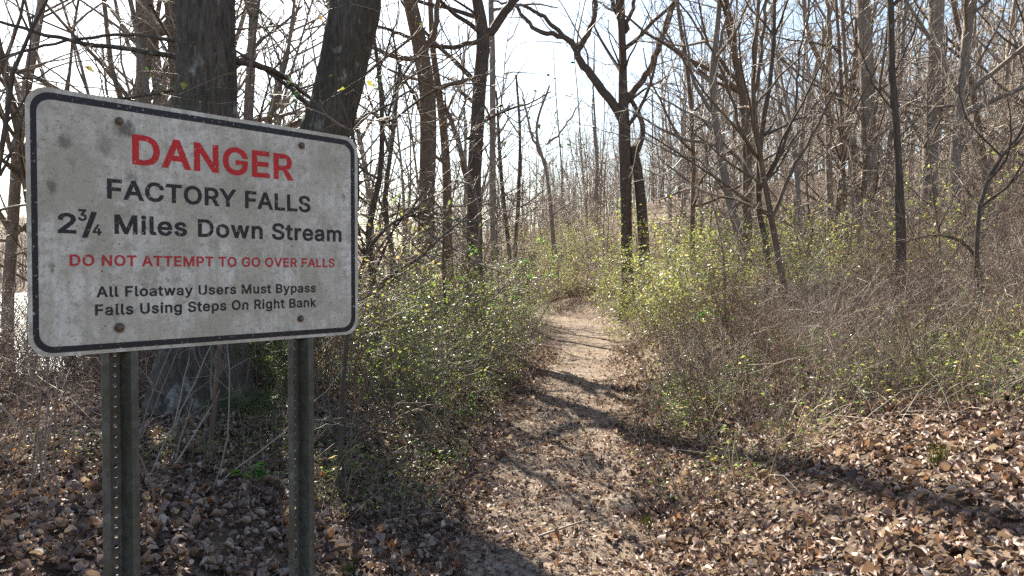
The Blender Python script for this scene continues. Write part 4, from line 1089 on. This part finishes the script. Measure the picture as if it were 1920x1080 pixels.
for (x, y) in scatter(64, (-0.80, 0.05), 8.5, 34, 0.6, lambda x, y: x - float(pathx(y)) < -1.5 and gz1(x, y) > -0.8 and not -0.71 < x / y < -0.645, 0.9):
    v_ = R.randrange(5); s = R.uniform(0.6, 1.1); sap_c[v_].put(x, y, R.uniform(0, 6.28), s, describe('twiggy bare sapling, one of many between the trail and the river', x, y, v_, s, SHUE), 'saplings between trail and river')
for (x, y) in scatter(95, (-0.09, 0.17), 28, 58, 0.7, lambda x, y: gz1(x, y) > -0.8, 0.9):
    v_ = R.randrange(5); s = R.uniform(0.8, 1.3); sap_c[v_].put(x, y, R.uniform(0, 6.28), s, describe('twiggy bare sapling, one of many in the thicket closing off the trail', x, y, v_, s, SHUE), 'saplings in the thicket past the bend')

# ------------------------------------------------------------------ far woods (a mass nobody could count)
def far_woods(name, xs, ys, hs, mats, seed):
    g = np.random.default_rng(seed)
    n = len(xs)
    z = gz(xs, ys)
    T = Tubes()
    base = np.stack([xs, ys, z - 0.3], 1)
    top = base + np.stack([g.normal(0, .06, n) * hs, g.normal(0, .06, n) * hs, hs], 1)
    t = np.linspace(0, 1, 4)[None, :, None]
    P = base[:, None] * (1 - t) + top[:, None] * t + g.normal(0, 0.12, (n, 4, 3)) * np.array([1, 1, 0])
    r0 = hs * g.uniform(0.004, 0.009, n)
    T.many(P, r0[:, None] * np.array([1, .8, .5, .15]), 3, 0)
    nb = 13
    f = g.uniform(0.22, 0.98, (n, nb))
    bp = base[:, None] * (1 - f[..., None]) + top[:, None] * f[..., None]
    az = g.uniform(0, 6.283, (n, nb)); el = g.normal(0.75, 0.25, (n, nb))
    L = hs[:, None] * g.uniform(0.12, 0.26, (n, nb)) * (1.25 - 0.7 * f)
    d = np.stack([np.cos(az) * np.cos(el), np.sin(az) * np.cos(el), np.sin(el)], -1)
    bp, d, L = bp.reshape(-1, 3), d.reshape(-1, 3), L.reshape(-1)
    t = np.linspace(0, 1, 3)[None, :, None]
    P = bp[:, None] + d[:, None] * L[:, None, None] * t + g.normal(0, 0.05, (len(bp), 3, 3)) * t
    T.many(P, (L * 0.010)[:, None] * np.array([1, .6, .3]), 3, 1)
    nt_ = 6
    m = len(bp)
    f = g.uniform(0.2, 1, (m, nt_))
    tp = bp[:, None] + d[:, None] * (L[:, None] * f)[..., None]
    dd = d[:, None] + g.normal(0, 0.6, (m, nt_, 3)); dd /= np.linalg.norm(dd, axis=2, keepdims=True)
    Lt = (L[:, None] * g.uniform(0.25, 0.6, (m, nt_))).reshape(-1)
    tp, dd = tp.reshape(-1, 3), dd.reshape(-1, 3)
    P = tp[:, None] + dd[:, None] * Lt[:, None, None] * np.linspace(0, 1, 2)[None, :, None]
    T.many(P, np.full((len(tp), 2), 1.0) * np.array([0.0085, 0.004]), 3, 1)
    o = part(name, tb_mesh(name, mats, T))
    return tag(o, kind='stuff')
g = np.random.default_rng(5)
def pick(n, f):
    out = []
    while len(out) < n:
        x, y = f()
        if gz1(x, y) > -0.9: out.append((x, y))
    return np.array(out).T
def up_slope():
    y = g.uniform(45, 150); return y * g.uniform(0.06, 0.95), y
xs, ys = pick(460, up_slope)
tag(far_woods('far_woods', xs, ys, g.uniform(8, 14, len(xs)), [M['bark_grey'], M['twig_grey']], 1), 'grey mass of bare woods covering the far hillside', 'woods')
def past_bend():
    y = g.uniform(85, 170); return y * g.uniform(-0.16, 0.2), y
def far_bank():
    if g.random() < 0.42:
        x = -g.uniform(56, 84); return x, x / g.uniform(-.80, -.58)
    if g.random() < 0.5: return -g.uniform(57, 80), g.uniform(20, 170)
    return -g.uniform(0, 1) * 90, g.uniform(165, 215)
a, c = pick(160, past_bend); a2, c2 = pick(215, far_bank)
xs, ys = np.concatenate([a, a2]), np.concatenate([c, c2])
tag(far_woods('river_woods', xs, ys, g.uniform(9, 15, len(xs)), [M['bark_grey'], M['twig_grey']], 2), 'pale band of bare woods on the far side of the river', 'woods')

# ------------------------------------------------------------------ shrubs
def shrub_mesh(ns, H, spread, K, twig, leafm, leaves, r=0.006):
    T, Lf = Tubes(), Blades()
    KK = [dict(k) for k in K]
    if leaves:
        bare = [dict(k) for k in K]
        KK[1]['leaf'] = dict(leaves, m=1)
        KK[2]['leaf'] = dict(leaves, m=1)
        KK[0]['leaf'] = dict(leaves, m=1, dens=leaves['dens'] * 0.4, t0=0.4)
    for _ in range(ns):
        a = R.uniform(0, 6.283); q = R.random() ** .5 * spread * 0.45
        tilt = abs(R.gauss(0, 0.42))
        shoot(T, Lf if leaves else None, (math.cos(a) * q, math.sin(a) * q, -0.05), nrm((math.cos(a) * tilt, math.sin(a) * tilt, 1)), H * R.uniform(0.4, 1.35), r * R.uniform(0.6, 1.1), bare if leaves and R.random() < .35 else KK, 0)
    st = tb_mesh('stems', [M[twig]], Tubes_to0(T))
    lv = tb_mesh('foliage', [M[leafm]], None, Blades_to0(Lf)) if leaves else None
    return st, lv
def Tubes_to0(T):
    g2 = {}
    for (n, k, m), it in T.g.items(): g2.setdefault((n, k, 0), []).extend(it)
    T.g = g2; return T
def Blades_to0(L):
    L.d = [x[:11] + (0,) for x in L.d]; return L
K_SHRUB = [dict(n=6, s=4, ang=0, ratio=1, dens=1, wig=0.13, up=-0.02, tap=0.3, m=0),
           dict(n=4, s=3, ang=45, ratio=0.38, dens=7.5, wig=0.14, tap=0.4, thick=0.006, rmin=0.0012, m=0),
           dict(n=2, s=3, ang=45, ratio=0.5, dens=7.0, wig=0.15, tap=0.5, thick=0.006, rmin=0.0009, m=0)]
K_BRUSH = K_mod(K_SHRUB, k1_dens=8, k2_dens=8, k2_n=2)
LG = dict(dens=13, L=0.042, asp=0.55)
def mkshrubs(name, cat, specs):
    out = []
    for sp in specs:
        st, lv = shrub_mesh(*sp)
        out.append(Copies(name, cat, [('stems', st)] + ([('foliage', lv)] if lv else [])))
    return out
green_c = mkshrubs('leafy_shrub', 'shrub', [(16, 1.15, .8, K_SHRUB, 'twig_grey', 'leaf_green', LG), (16, 0.9, 1.0, K_SHRUB, 'twig_pale', 'leaf_green', dict(LG, dens=11)), (16, 1.4, .7, K_SHRUB, 'twig_brown', 'leaf_lime', dict(LG, dens=7))])
lime_c = mkshrubs('yellow_green_shrub', 'shrub', [(19, 1.7, 1.0, K_SHRUB, 'twig_grey', 'leaf_lime', dict(LG, L=.048, dens=12)), (16, 1.35, 1.1, K_SHRUB, 'twig_pale', 'leaf_lime', dict(LG, L=.046, dens=13)), (18, 2.0, 1.0, K_SHRUB, 'twig_grey', 'leaf_lime', dict(LG, L=.050, dens=10))])
brush_c = mkshrubs('bare_shrub', 'shrub', [(24, 1.2, .8, K_BRUSH, 'twig_brown', None, None), (22, 1.5, .9, K_BRUSH, 'twig_red', None, None), (24, 0.9, 1.0, K_BRUSH, 'twig_grey', None, None), (20, 1.3, .9, K_BRUSH, 'twig_pale', None, None)])
low_c = mkshrubs('low_shrub', 'shrub', [(12, 0.5, .6, K_SHRUB, 'twig_brown', 'leaf_green', dict(LG, dens=26, L=.028)), (12, 0.42, .7, K_SHRUB, 'twig_grey', 'leaf_glossy', dict(LG, dens=24, L=.03)), (14, 0.55, .7, K_SHRUB, 'straw', 'leaf_green', dict(LG, dens=10, L=.026))])

def strew(cs, n, ok, x0, x1, y0, y1, smin, smax, dmin, label, group):
    mine, tries = [], 0
    while len(mine) < n and tries < n * 80:
        tries += 1
        y = y0 + (y1 - y0) * R.random()
        d = R.uniform(x0, x1)
        x = float(pathx(y)) + d
        if gz1(x, y) < -0.95 or not ok(x, y): continue
        if any((a - x) ** 2 + (c - y) ** 2 < dmin * dmin for a, c in mine): continue
        mine.append((x, y))
        s = R.uniform(smin, smax)
        R.choice(cs).put(x, y, R.uniform(0, 6.28), s, describe_shrub(label.split(',')[0], x, y, s, smin, smax), group)
T_ = lambda x, y: True
strew(green_c, 34, T_, -2.7, -1.15, 6.6, 11.5, .65, 1.08, .45, 'small-leaved green shrub, one of a row along the river side of the trail', 'green shrubs along the river side of the trail')
strew(green_c, 22, T_, -3.2, -1.2, 11.5, 20, .8, 1.2, .6, 'small-leaved green shrub, one of those farther down the trail on the river side', 'green shrubs farther down the river side')
strew(lime_c, 30, T_, 1.35, 4.2, 9.5, 16, .65, 1.05, .55, 'yellow-green shrub, one of a bank of them where the trail narrows', 'yellow-green shrubs on the bank')
strew(lime_c, 12, T_, 1.2, 5.0, 15, 25, .8, 1.1, .8, 'yellow-green shrub, one of several near the spreading tree', 'yellow-green shrubs near the spreading tree')
strew(lime_c, 10, lambda x, y: x / y > 0.3, 4.2, 10, 12, 20, .6, .9, .9, 'yellow-green shrub, one of a few up the slope in the thicket', 'yellow-green shrubs up the slope')
strew(low_c, 110, lambda x, y: x / y < 0.78 and R.random() < min(1, (y - 3.6) / 2.6), 0.85, 5.2, 4.2, 9.8, .5, 1.35, .28, 'low leafy shrub, one of many over the sunny bank', 'low shrubs on the sunny bank')
strew(low_c, 22, T_, -2.2, -0.95, 4.4, 7.5, .5, .9, .4, 'low leafy shrub, one of several on the shady edge of the trail', 'low shrubs on the shady edge')
strew(brush_c, 60, lambda x, y: x / y > -0.85 and not (-.50 < x / y < -.33 and y < 6.9) and not (abs(x + 2.6) < .5 and abs(y - 6.2) < .6) and (R.random() < .25 or not -.72 < x / y < -.645), -8.5, -2.3, 4.0, 13, .7, 1.25, .40, 'leafless twiggy shrub, one of a tangle behind and beside the sign', 'bare shrubs around the sign')
strew(brush_c, 22, T_, -5, -1.8, 12, 26, .7, 1.1, .8, 'leafless twiggy shrub, one of many under the riverside trees', 'bare shrubs under the riverside trees')
strew(brush_c, 60, lambda x, y: x / y < 0.85, 3.2, 11, 7.5, 18, .6, 1.1, .65, 'leafless twiggy shrub, one of many in the dry tangle up the bank', 'bare shrubs up the bank')
strew(brush_c, 36, lambda x, y: x / y < 0.85, 2.0, 22, 18, 36, .9, 1.4, 1.0, 'leafless twiggy shrub, one of many low on the wooded slope', 'bare shrubs low on the slope')
for (x, y) in scatter(26, (-0.05, 0.125), 25.5, 36, 0.7, lambda x, y: off_trail(x, y, 1.1), 1.0):
    s = R.uniform(.7, 1.15); R.choice(lime_c).put(x, y, R.uniform(0, 6.28), s, describe_shrub('yellow-green shrub at the trail bend', x, y, s, .7, 1.15), 'yellow-green shrubs at the bend')
for (x, y) in scatter(52, (-0.06, 0.13), 25.5, 44, 0.6, lambda x, y: off_trail(x, y, 1.0), 1.0):
    s = R.uniform(.9, 1.4); R.choice(brush_c).put(x, y, R.uniform(0, 6.28), s, describe_shrub('leafless twiggy shrub at the trail bend', x, y, s, .9, 1.4), 'bare shrubs at the bend')

strew(lime_c, 9, T_, 0.95, 2.2, 14.5, 19.5, .5, .85, .5, 'yellow-green shrub, one of those hiding the foot of the spreading tree', 'yellow-green shrubs at the foot of the spreading tree')
strew(brush_c, 60, lambda x, y: x / y < 0.82 and R.random() < min(1, (y - 4) / 1.8), 1.2, 6.5, 4.6, 9.5, .35, .85, .4, 'leafless twiggy shrub, one of the small ones low on the sunny bank', 'small bare shrubs on the sunny bank')
# bright seedlings, each at its own spot
def seedling(px, py, depth, h, n, L, m, label, name='seedling', dy=0.0):
    p = at(px, py, depth)
    z = gz1(p[0], p[1])
    T, Lf = Tubes(), Blades()
    zt = max(p[2] - z, 0.12)
    st = [(0, 0, -0.03), (R.gauss(0, .03), R.gauss(0, .03), zt * .5), (R.gauss(0, .04), R.gauss(0, .04), zt)]
    C, _, _ = smooth_path(st, 7)
    T.add(C, np.linspace(0.005, 0.002, 7), 5, 0)
    for _ in range(n):
        a = R.uniform(0, 6.283); l = R.uniform(.4, 1) * h * 0.7
        c = C[R.randrange(4, 7)]
        e = c + np.array([math.cos(a) * l, math.sin(a) * l, R.gauss(0.02, .25) * l])
        T.add([tuple(c), tuple((c + e) / 2 + np.array([0, 0, .03])), tuple(e)], [.0018, .0014, .001], 3, 0)
        for q in range(R.randint(4, 7)):
            f = R.uniform(.25, 1)
            aa = a + R.gauss(0, 0.8)
            ll = L * R.uniform(.6, 1.15)
            Lf.add(tuple(c + (e - c) * f), (math.cos(aa), math.sin(aa), R.gauss(-.1, .25)), (R.gauss(0, .3), R.gauss(0, .3), 1), ll, ll * .48, 0)
    t = thing(name, label, 'seedling', (p[0], p[1], z))
    part('stem', tb_mesh('stem', [M['twig_brown']], T), t)
    part('foliage', tb_mesh('foliage', [M[m]], None, Lf), t)
seedling(884, 470, 13.2, 0.55, 12, .11, 'leaf_bright', 'bright green leafy seedling against the foot of the forked dark trunk')
seedling(985, 458, 15, 0.6, 9, .11, 'leaf_bright', 'bright green seedling in the middle of the brown thicket')
seedling(1026, 452, 15.5, 0.4, 7, .11, 'leaf_bright', 'small flat-topped green seedling beside the one in the thicket')
seedling(868, 536, 11, 0.5, 11, .085, 'leaf_bright', 'green seedling over the shrubs below the forked trunk')
seedling(932, 540, 11.5, 0.5, 10, .085, 'leaf_bright', 'green seedling on the river side where the shrubs thin out')
seedling(1326, 590, 9.8, 0.34, 9, .075, 'leaf_bright', 'bright green seedling low in the yellow-green shrubs')
seedling(1345, 520, 10.2, 0.6, 16, .075, 'leaf_glossy', 'dark green holly-like seedling among the yellow-green shrubs')
seedling(1556, 625, 8.4, 0.30, 7, .09, 'leaf_bright', 'lime green seedling standing out of the leaves by the twisted stem')
seedling(1498, 655, 7.8, 0.20, 6, .07, 'leaf_bright', 'small lime seedling below the taller lime one on the bank')
seedling(1375, 690, 7.4, 0.25, 7, .07, 'leaf_bright', 'green sprout at the foot of the sunny bank by the trail')
seedling(874, 750, 7.0, 0.22, 7, .06, 'leaf_bright', 'green sprout on the edge where the tree shadows meet the trail')
seedling(445, 880, 3.9, 0.12, 5, .07, 'leaf_bright', 'dark green sprout in shade between the sign posts')
seedling(660, 850, 4.6, 0.22, 8, .06, 'leaf_green', 'green sprout in the shade beside the sign post')

def needle_seedling(px, py, depth, h, w, label, name='pine_seedling', cat='seedling', nl=0.13, n=16, down=0.0):
    p = at(px, py, depth)
    z = gz1(p[0], p[1])
    T, Lf = Tubes(), Blades()
    zt = max(p[2] - z, 0.1)
    T.add([(0, 0, -.03), (.01, 0, zt * .5), (.02, .01, zt + h * .4)], [.006, .005, .003], 5, 0)
    for _ in range(n):
        c = np.array([R.gauss(0, w * .5), R.gauss(0, w * .5), zt + R.uniform(-h * .5, h * .5)])
        T.add([(0.01, 0, max(c[2] - .1, 0.02)), tuple(c)], [.002, .0015], 3, 0)
        for _ in range(24):
            dd = nrm((R.gauss(0, .8), R.gauss(0, .8), R.gauss(.25 - down, .6)))
            Lf.add(tuple(c), dd, nrm((R.gauss(0, 1), R.gauss(0, 1), R.gauss(0, 1))), nl * R.uniform(.6, 1.1), .0032, 0)
    t = thing(name, label, cat, (p[0], p[1], z))
    part('stem', tb_mesh('stem', [M['twig_brown']], T), t)
    part('needles', tb_mesh('needles', [M['needles']], None, Lf), t)
needle_seedling(516, 680, 5.2, .22, .16, 'fine-needled pine seedling just below the sign beside the post')
needle_seedling(485, 758, 4.9, .12, .22, 'lower shaded pine seedling spreading over the leaves between the posts')

def grass_tuft(px, py, depth, h, n, label):
    p = at(px, py, depth)
    p[2] = gz1(p[0], p[1])
    T = Tubes()
    for _ in range(n):
        a = R.uniform(0, 6.28); l = h * R.uniform(.5, 1.1); o = R.uniform(0, .5)
        q = (R.gauss(0, .02), R.gauss(0, .02), -.01)
        T.add([q, (q[0] + math.cos(a) * l * .25 * o, q[1] + math.sin(a) * l * .25 * o, l * .55), (q[0] + math.cos(a) * l * o, q[1] + math.sin(a) * l * o, l * (1 - .4 * o))], [.0022, .0017, .0005], 3, 0)
    t = part('grass_tuft', tb_mesh('grass_tuft', [M['grass']], T), None, tuple(p))
    tag(t, label, 'grass tuft')
grass_tuft(1755, 1062, 3.75, .16, 46, 'small tuft of fresh green grass in the fallen leaves')
grass_tuft(1215, 1000, 4.4, .10, 26, 'thin sprig of grass at the edge of the trail')
grass_tuft(655, 985, 3.6, .13, 24, 'dark sprig of grass in the shade past the second post')

# mossy mound across the bend
g = np.random.default_rng(8)
mp = at(1075, 578, 27.5)
u = np.linspace(-1, 1, 40)
X, Y = np.meshgrid(u, u)
rr_ = np.sqrt(X ** 2 + Y ** 2)
hh = 0.48 * np.clip(1 - rr_ ** 2, 0, 1) ** 0.8 * (0.8 + 0.35 * wob(X * 3, Y * 3, 2.0, 1.0)) - 0.12
gx_, gy_ = mp[0] + X * 1.55, 28.3 + Y * 0.8
Zm = gz(gx_, gy_) + hh
ii = (np.arange(39)[:, None] * 40 + np.arange(39)[None, :]).ravel()
md = thing('mossy_mound', 'low mossy mound across the bend at the far end of the trail', 'mound', (mp[0], 28.3, gz1(mp[0], 28.3)))
o_ = np.array(md.location)
part('soil', mesh_np('soil', np.stack([gx_, gy_, Zm], -1).reshape(-1, 3) - o_, [np.stack([ii, ii + 1, ii + 41, ii + 40], 1)], [M['ground']]), md)
B = Blades()
k = g.integers(0, 1600, 2600)
bp = np.stack([gx_, gy_, Zm], -1).reshape(-1, 3)[k] + g.normal(0, .03, (2600, 3)) - o_
keep = hh.ravel()[k] > 0.02
bp = bp[keep]
m = len(bp)
B.many(bp, np.column_stack([g.normal(0, 1, (m, 2)), np.abs(g.normal(0, .8, m))]), g.normal(0, 1, (m, 3)) + [0, 0, 1], g.uniform(.05, .10, m), g.uniform(.03, .06, m), 0)
ms = tag(part('moss', tb_mesh('moss', [M['moss']], None, B), md), kind='stuff')

# ------------------------------------------------------------------ dry tangle, ground cover, straw
def arcs(n, places, Lr, rise, r, sides, mat, name, label, cat, seed, npt=4, sag=0.5):
    g = np.random.default_rng(seed)
    xy = places(g, n)
    n = len(xy)
    z = gz(xy[:, 0], xy[:, 1])
    az = g.uniform(0, 6.283, n); el = g.normal(rise, 0.35, n)
    L = g.uniform(*Lr, n)
    d = np.stack([np.cos(az) * np.cos(el), np.sin(az) * np.cos(el), np.sin(el)], -1)
    t = np.linspace(0, 1, npt)
    P = np.column_stack([xy, z])[:, None] + d[:, None] * (L[:, None] * t)[..., None]
    P[:, :, 2] -= sag * L[:, None] * t[None] ** 2 * g.uniform(.3, 1, n)[:, None]
    P += np.cumsum(g.normal(0, 0.018, P.shape), axis=1) * L[:, None, None]
    gzv = gz(P[..., 0], P[..., 1])
    P[..., 2] = np.maximum(P[..., 2], gzv + 0.012)
    T = Tubes()
    T.many(P, r * g.uniform(.6, 1.3, n)[:, None] * np.linspace(1, .45, npt)[None], sides, 0)
    o = part(name, tb_mesh(name, [M[mat]], T))
    return tag(o, label, cat, None, 'stuff')
def region(f):
    def places(g, n):
        out = []
        while sum(map(len, out)) < n:
            y = g.uniform(f[2], f[3], n * 2); d = g.uniform(f[0], f[1], n * 2)
            x = pathx(y) + d
            k = (gz(x, y) > -0.95) & (np.abs(x / y) < 0.95) & (wob(x, y, 1.6, f[4]) + g.normal(0, .35, n * 2) > f[5])
            out.append(np.stack([x, y], 1)[k])
        return np.concatenate(out)[:n]
    return places
arcs(4200, region((3.7, 8, 7.0, 12.5, 2.0, -.4)), (.5, 1.8), 0.9, .0040, 3, 'twig_pale', 'dry_vines', 'pale tangle of dry vines over the bank at the edge of the woods', 'vines', 21, 7, .75)
arcs(6500, region((1.0, 9, 4.4, 17, 0.3, .0)), (.25, .9), 0.7, .0024, 3, 'twig_pale', 'dry_brush', 'tangle of dry twigs and stalks over the sunny bank', 'brush', 22)
arcs(5200, region((-8, -1.2, 4.0, 22, 1.1, -.2)), (.25, .9), 0.8, .0022, 3, 'twig_brown', 'brown_brush', 'tangle of brown twigs under the trees on the river side', 'brush', 23)
arcs(3000, region((-3.0, 3.4, 12, 30, 3.1, 0.2)), (.2, .6), 1.0, .0022, 3, 'straw', 'dry_grass', 'dry straw-coloured grass along both edges of the trail', 'grass', 24, 4, .6)
arcs(330, region((1.4, 7, 5.0, 13, 6.0, -.1)), (.8, 2.0), 0.9, .0030, 3, 'twig_grey', 'pale_canes', 'long pale bramble canes arching over the sunny bank', 'brambles', 26, 9, .7)
arcs(520, region((-7, -1.3, 4.5, 14, 7.0, -.2)), (.8, 2.2), 0.9, .0042, 4, 'twig_red', 'red_canes', 'long reddish bramble canes arching over the ground on the river side', 'brambles', 27, 8, .75)
arcs(900, region((-4, 5, 2.0, 10, 5.0, -.4)), (.08, .38), 0.05, .0020, 3, 'twig_grey', 'fallen_twigs', 'small broken twigs lying in the fallen leaves', 'twigs', 25, 4, .1)

def cover(n, f, L, mat, name, label, cat, seed, hmax=.14):
    g = np.random.default_rng(seed)
    xy = region(f)(g, n)
    z = gz(xy[:, 0], xy[:, 1]) + g.uniform(.015, hmax, n)
    B = Blades()
    B.many(np.column_stack([xy, z]), np.column_stack([g.normal(0, 1, (n, 2)), g.normal(0, .35, n)]), np.column_stack([g.normal(0, .4, (n, 2)), np.ones(n)]), g.uniform(L * .6, L * 1.3, n), g.uniform(L * .3, L * .6, n), 0)
    o = part(name, tb_mesh(name, [M[mat]], None, B))
    return tag(o, label, cat, None, 'stuff')
cover(18000, (0.9, 5.4, 4.6, 10, 0.9, 0.0), .034, 'leaf_green', 'ground_cover', 'small green leaves of ground cover creeping over the sunny bank', 'ground cover', 31, .30)
cover(11000, (-3.4, -0.8, 4.2, 12, 2.4, 0.1), .028, 'leaf_green', 'shade_cover', 'small green leaves of ground cover along the shady edge', 'ground cover', 32)
cover(9000, (1.0, 8, 9, 20, 4.0, 0.0), .040, 'leaf_lime', 'lime_cover', 'yellow-green low growth over the far part of the bank', 'ground cover', 33, .5)

# ------------------------------------------------------------------ fallen leaves
g = np.random.default_rng(77)
def leaf_proto(seed, nseg=4, lobes=True):
    """one dry leaf of unit length along x: 3 points across, curled along and across"""
    q = np.random.default_rng(seed)
    n = nseg + 1
    t = np.linspace(0, 1, n)
    w = (np.sin(np.pi * np.clip(t * .96 + .02, 0, 1)) ** 1.15) * q.uniform(.15, .34)
    if lobes: w = w * q.uniform(.68, 1.3, n)
    w[0] *= .4; w[-1] = .02
    c1, c2 = q.normal(0, 2.0), q.normal(.6, .9)
    ang = c1 * (t - .5)
    xs = np.cumsum(np.concatenate([[0], np.cos(ang[:-1])])) / nseg; zs = np.cumsum(np.concatenate([[0], np.sin(ang[:-1])])) / nseg
    V = []
    for i in range(n):
        for s in (-1, 0, 1):
            V.append((xs[i] - .5 + q.normal(0, .035) * abs(s), s * w[i] * q.uniform(.7, 1.25), zs[i] - zs.mean() + abs(s) * w[i] * c2 * 1.2 + q.normal(0, .055)))
    F = []
    for i in range(n - 1):
        for s in range(2):
            a = i * 3 + s
            F.append((a, a + 1, a + 4, a + 3))
    return np.array(V), np.array(F)
def place_leaves(n, protos_, y0, y1, power, size, tilt, keep):
    Vs, Fs, off = [], [], 0
    y = y0 + (y1 - y0) * g.random(n) ** power
    x = (g.random(n) * 2 - 1) * (0.76 * y + .6)
    k = keep(x, y)
    x, y = x[k], y[k]
    n = len(x)
    e = .05
    zx = (gz(x + e, y) - gz(x - e, y)) / (2 * e); zy = (gz(x, y + e) - gz(x, y - e)) / (2 * e)
    d = np.abs(x - pathx(y))
    onp = (1 - sstep(.30, .75, d)) * (y < 26)
    s = (size[0] + (size[1] - size[0]) * g.random(n) ** 1.3) * np.where(g.random(n) < .12, 1.45, 1.0) * (1 - .55 * onp * g.random(n) ** .5)
    N = np.stack([-zx, -zy, np.ones(n)], 1)
    N[:, :2] += g.normal(0, 1, (n, 2)) * (tilt * (1 - .45 * onp))[:, None]
    N /= np.linalg.norm(N, axis=1, keepdims=True)
    a = g.uniform(0, 6.283, n)
    U = np.stack([np.cos(a), np.sin(a), np.zeros(n)], 1)
    U -= N * (U * N).sum(1, keepdims=True); U /= np.linalg.norm(U, axis=1, keepdims=True)
    W = np.cross(N, U)
    z = gz(x, y) + .012 + np.abs(g.normal(0, .018, n)) * (1 - .6 * onp)
    which = g.integers(0, len(protos_), n)
    C = np.stack([x, y, z], 1)
    for j, (pv, pf) in enumerate(protos_):
        k = which == j
        m = k.sum()
        if not m: continue
        V = C[k][:, None] + s[k][:, None, None] * (U[k][:, None] * pv[None, :, :1] + W[k][:, None] * pv[None, :, 1:2] + N[k][:, None] * pv[None, :, 2:])
        Vs.append(V.reshape(-1, 3))
        Fs.append((pf[None] + (np.arange(m) * len(pv))[:, None, None]).reshape(-1, 4) + off)
        off += m * len(pv)
    return Vs, Fs
def thin(x, y):
    d = np.abs(x - pathx(y))
    bare = (1 - sstep(.25, .65, d)) * sstep(7, 12, y) * (y < 28)
    return (g.random(len(x)) > bare * .80) & (gz(x, y) > -.95) & (g.random(len(x)) < .55 + .45 * (wob(x, y, 2.2, .3) > -.5))
near = [leaf_proto(i) for i in range(14)]
mid = [leaf_proto(100 + i, 2) for i in range(12)]
far = [leaf_proto(200 + i, 1) for i in range(8)]
sets = [place_leaves(36000, near, 2.2, 7.0, .9, (.026, .070), .44, thin), place_leaves(31000, mid, 6.8, 15, .9, (.035, .08), .44, thin), place_leaves(26000, far, 15, 36, .9, (.06, .12), .36, thin)]
Vs, Fs, off = [], [], 0
sets.append(place_leaves(110000, far, 2.3, 13, .85, (.024, .062), .38, lambda x, y: np.abs(x - pathx(y)) < .95))
for v, f in sets:
    n0 = sum(len(q) for q in v)
    Vs += v; Fs += [q + off for q in f]; off += n0
ll = part('leaf_litter', mesh_np('leaf_litter', np.concatenate(Vs), [np.concatenate(Fs)], [M['litter']]))
tag(ll, 'brown fallen leaves carpeting the ground on both sides of the trail', 'leaf litter', None, 'stuff')
# the 300 largest in view, each leaf an object lying on the ground
single = []
for i in range(16):
    v, f = leaf_proto(500 + i, 4)
    single.append(mesh_np('fallen_leaf', v, [f], [M['litter' if i % 15 else 'leaf_rust']]))
done = 0
while done < 300:
    y = 2.3 + 2.3 * R.random() ** .8; x = R.uniform(-.74, .74) * y
    py = 540 - FPX * math.tan(math.atan2(gz1(x, y) - CAM_H, y) + PITCH)
    if py > 1090 or abs(x - float(pathx(y))) < .3 and R.random() < .6: continue
    o = part('fallen_leaf', single[R.randrange(16)], ground, (x, y, gz1(x, y) + R.uniform(.022, .045)))
    o.rotation_euler = (R.gauss(0, .38), R.gauss(0, .38), R.uniform(0, 6.28))
    o.scale = (R.uniform(.055, .09),) * 3
    done += 1
# a few sticks
for k, (p0, p1, w, lab) in enumerate([((1480, 830, 5.3), (1530, 795, 5.7), .010, 'short grey stick propped on the sunny bank'), ((1010, 1000, 4.3), (1100, 985, 4.5), .008, 'thin stick lying across the leaves on the trail'),
                                      ((720, 940, 4.3), (830, 925, 4.6), .007, 'thin stick in the shaded leaves past the sign'), ((1600, 1040, 4.0), (1760, 1015, 4.2), .008, 'long thin stick in the leaves near the grass tuft')]):
    A, B_ = at(*p0), at(*p1)
    A[2] = gz1(A[0], A[1]) + .03; B_[2] = gz1(B_[0], B_[1]) + (.10 if k == 0 else .04)
    C, u, _ = smooth_path([A * 0, (B_ - A) * .5 + np.array([R.gauss(0, .02), R.gauss(0, .02), .01]), B_ - A], 8)
    T = Tubes(); T.add(C, np.linspace(w, w * .6, 8), 6, 0)
    o = part('stick', tb_mesh('stick', [M['twig_grey']], T), None, tuple(A))
    tag(o, lab, 'stick')
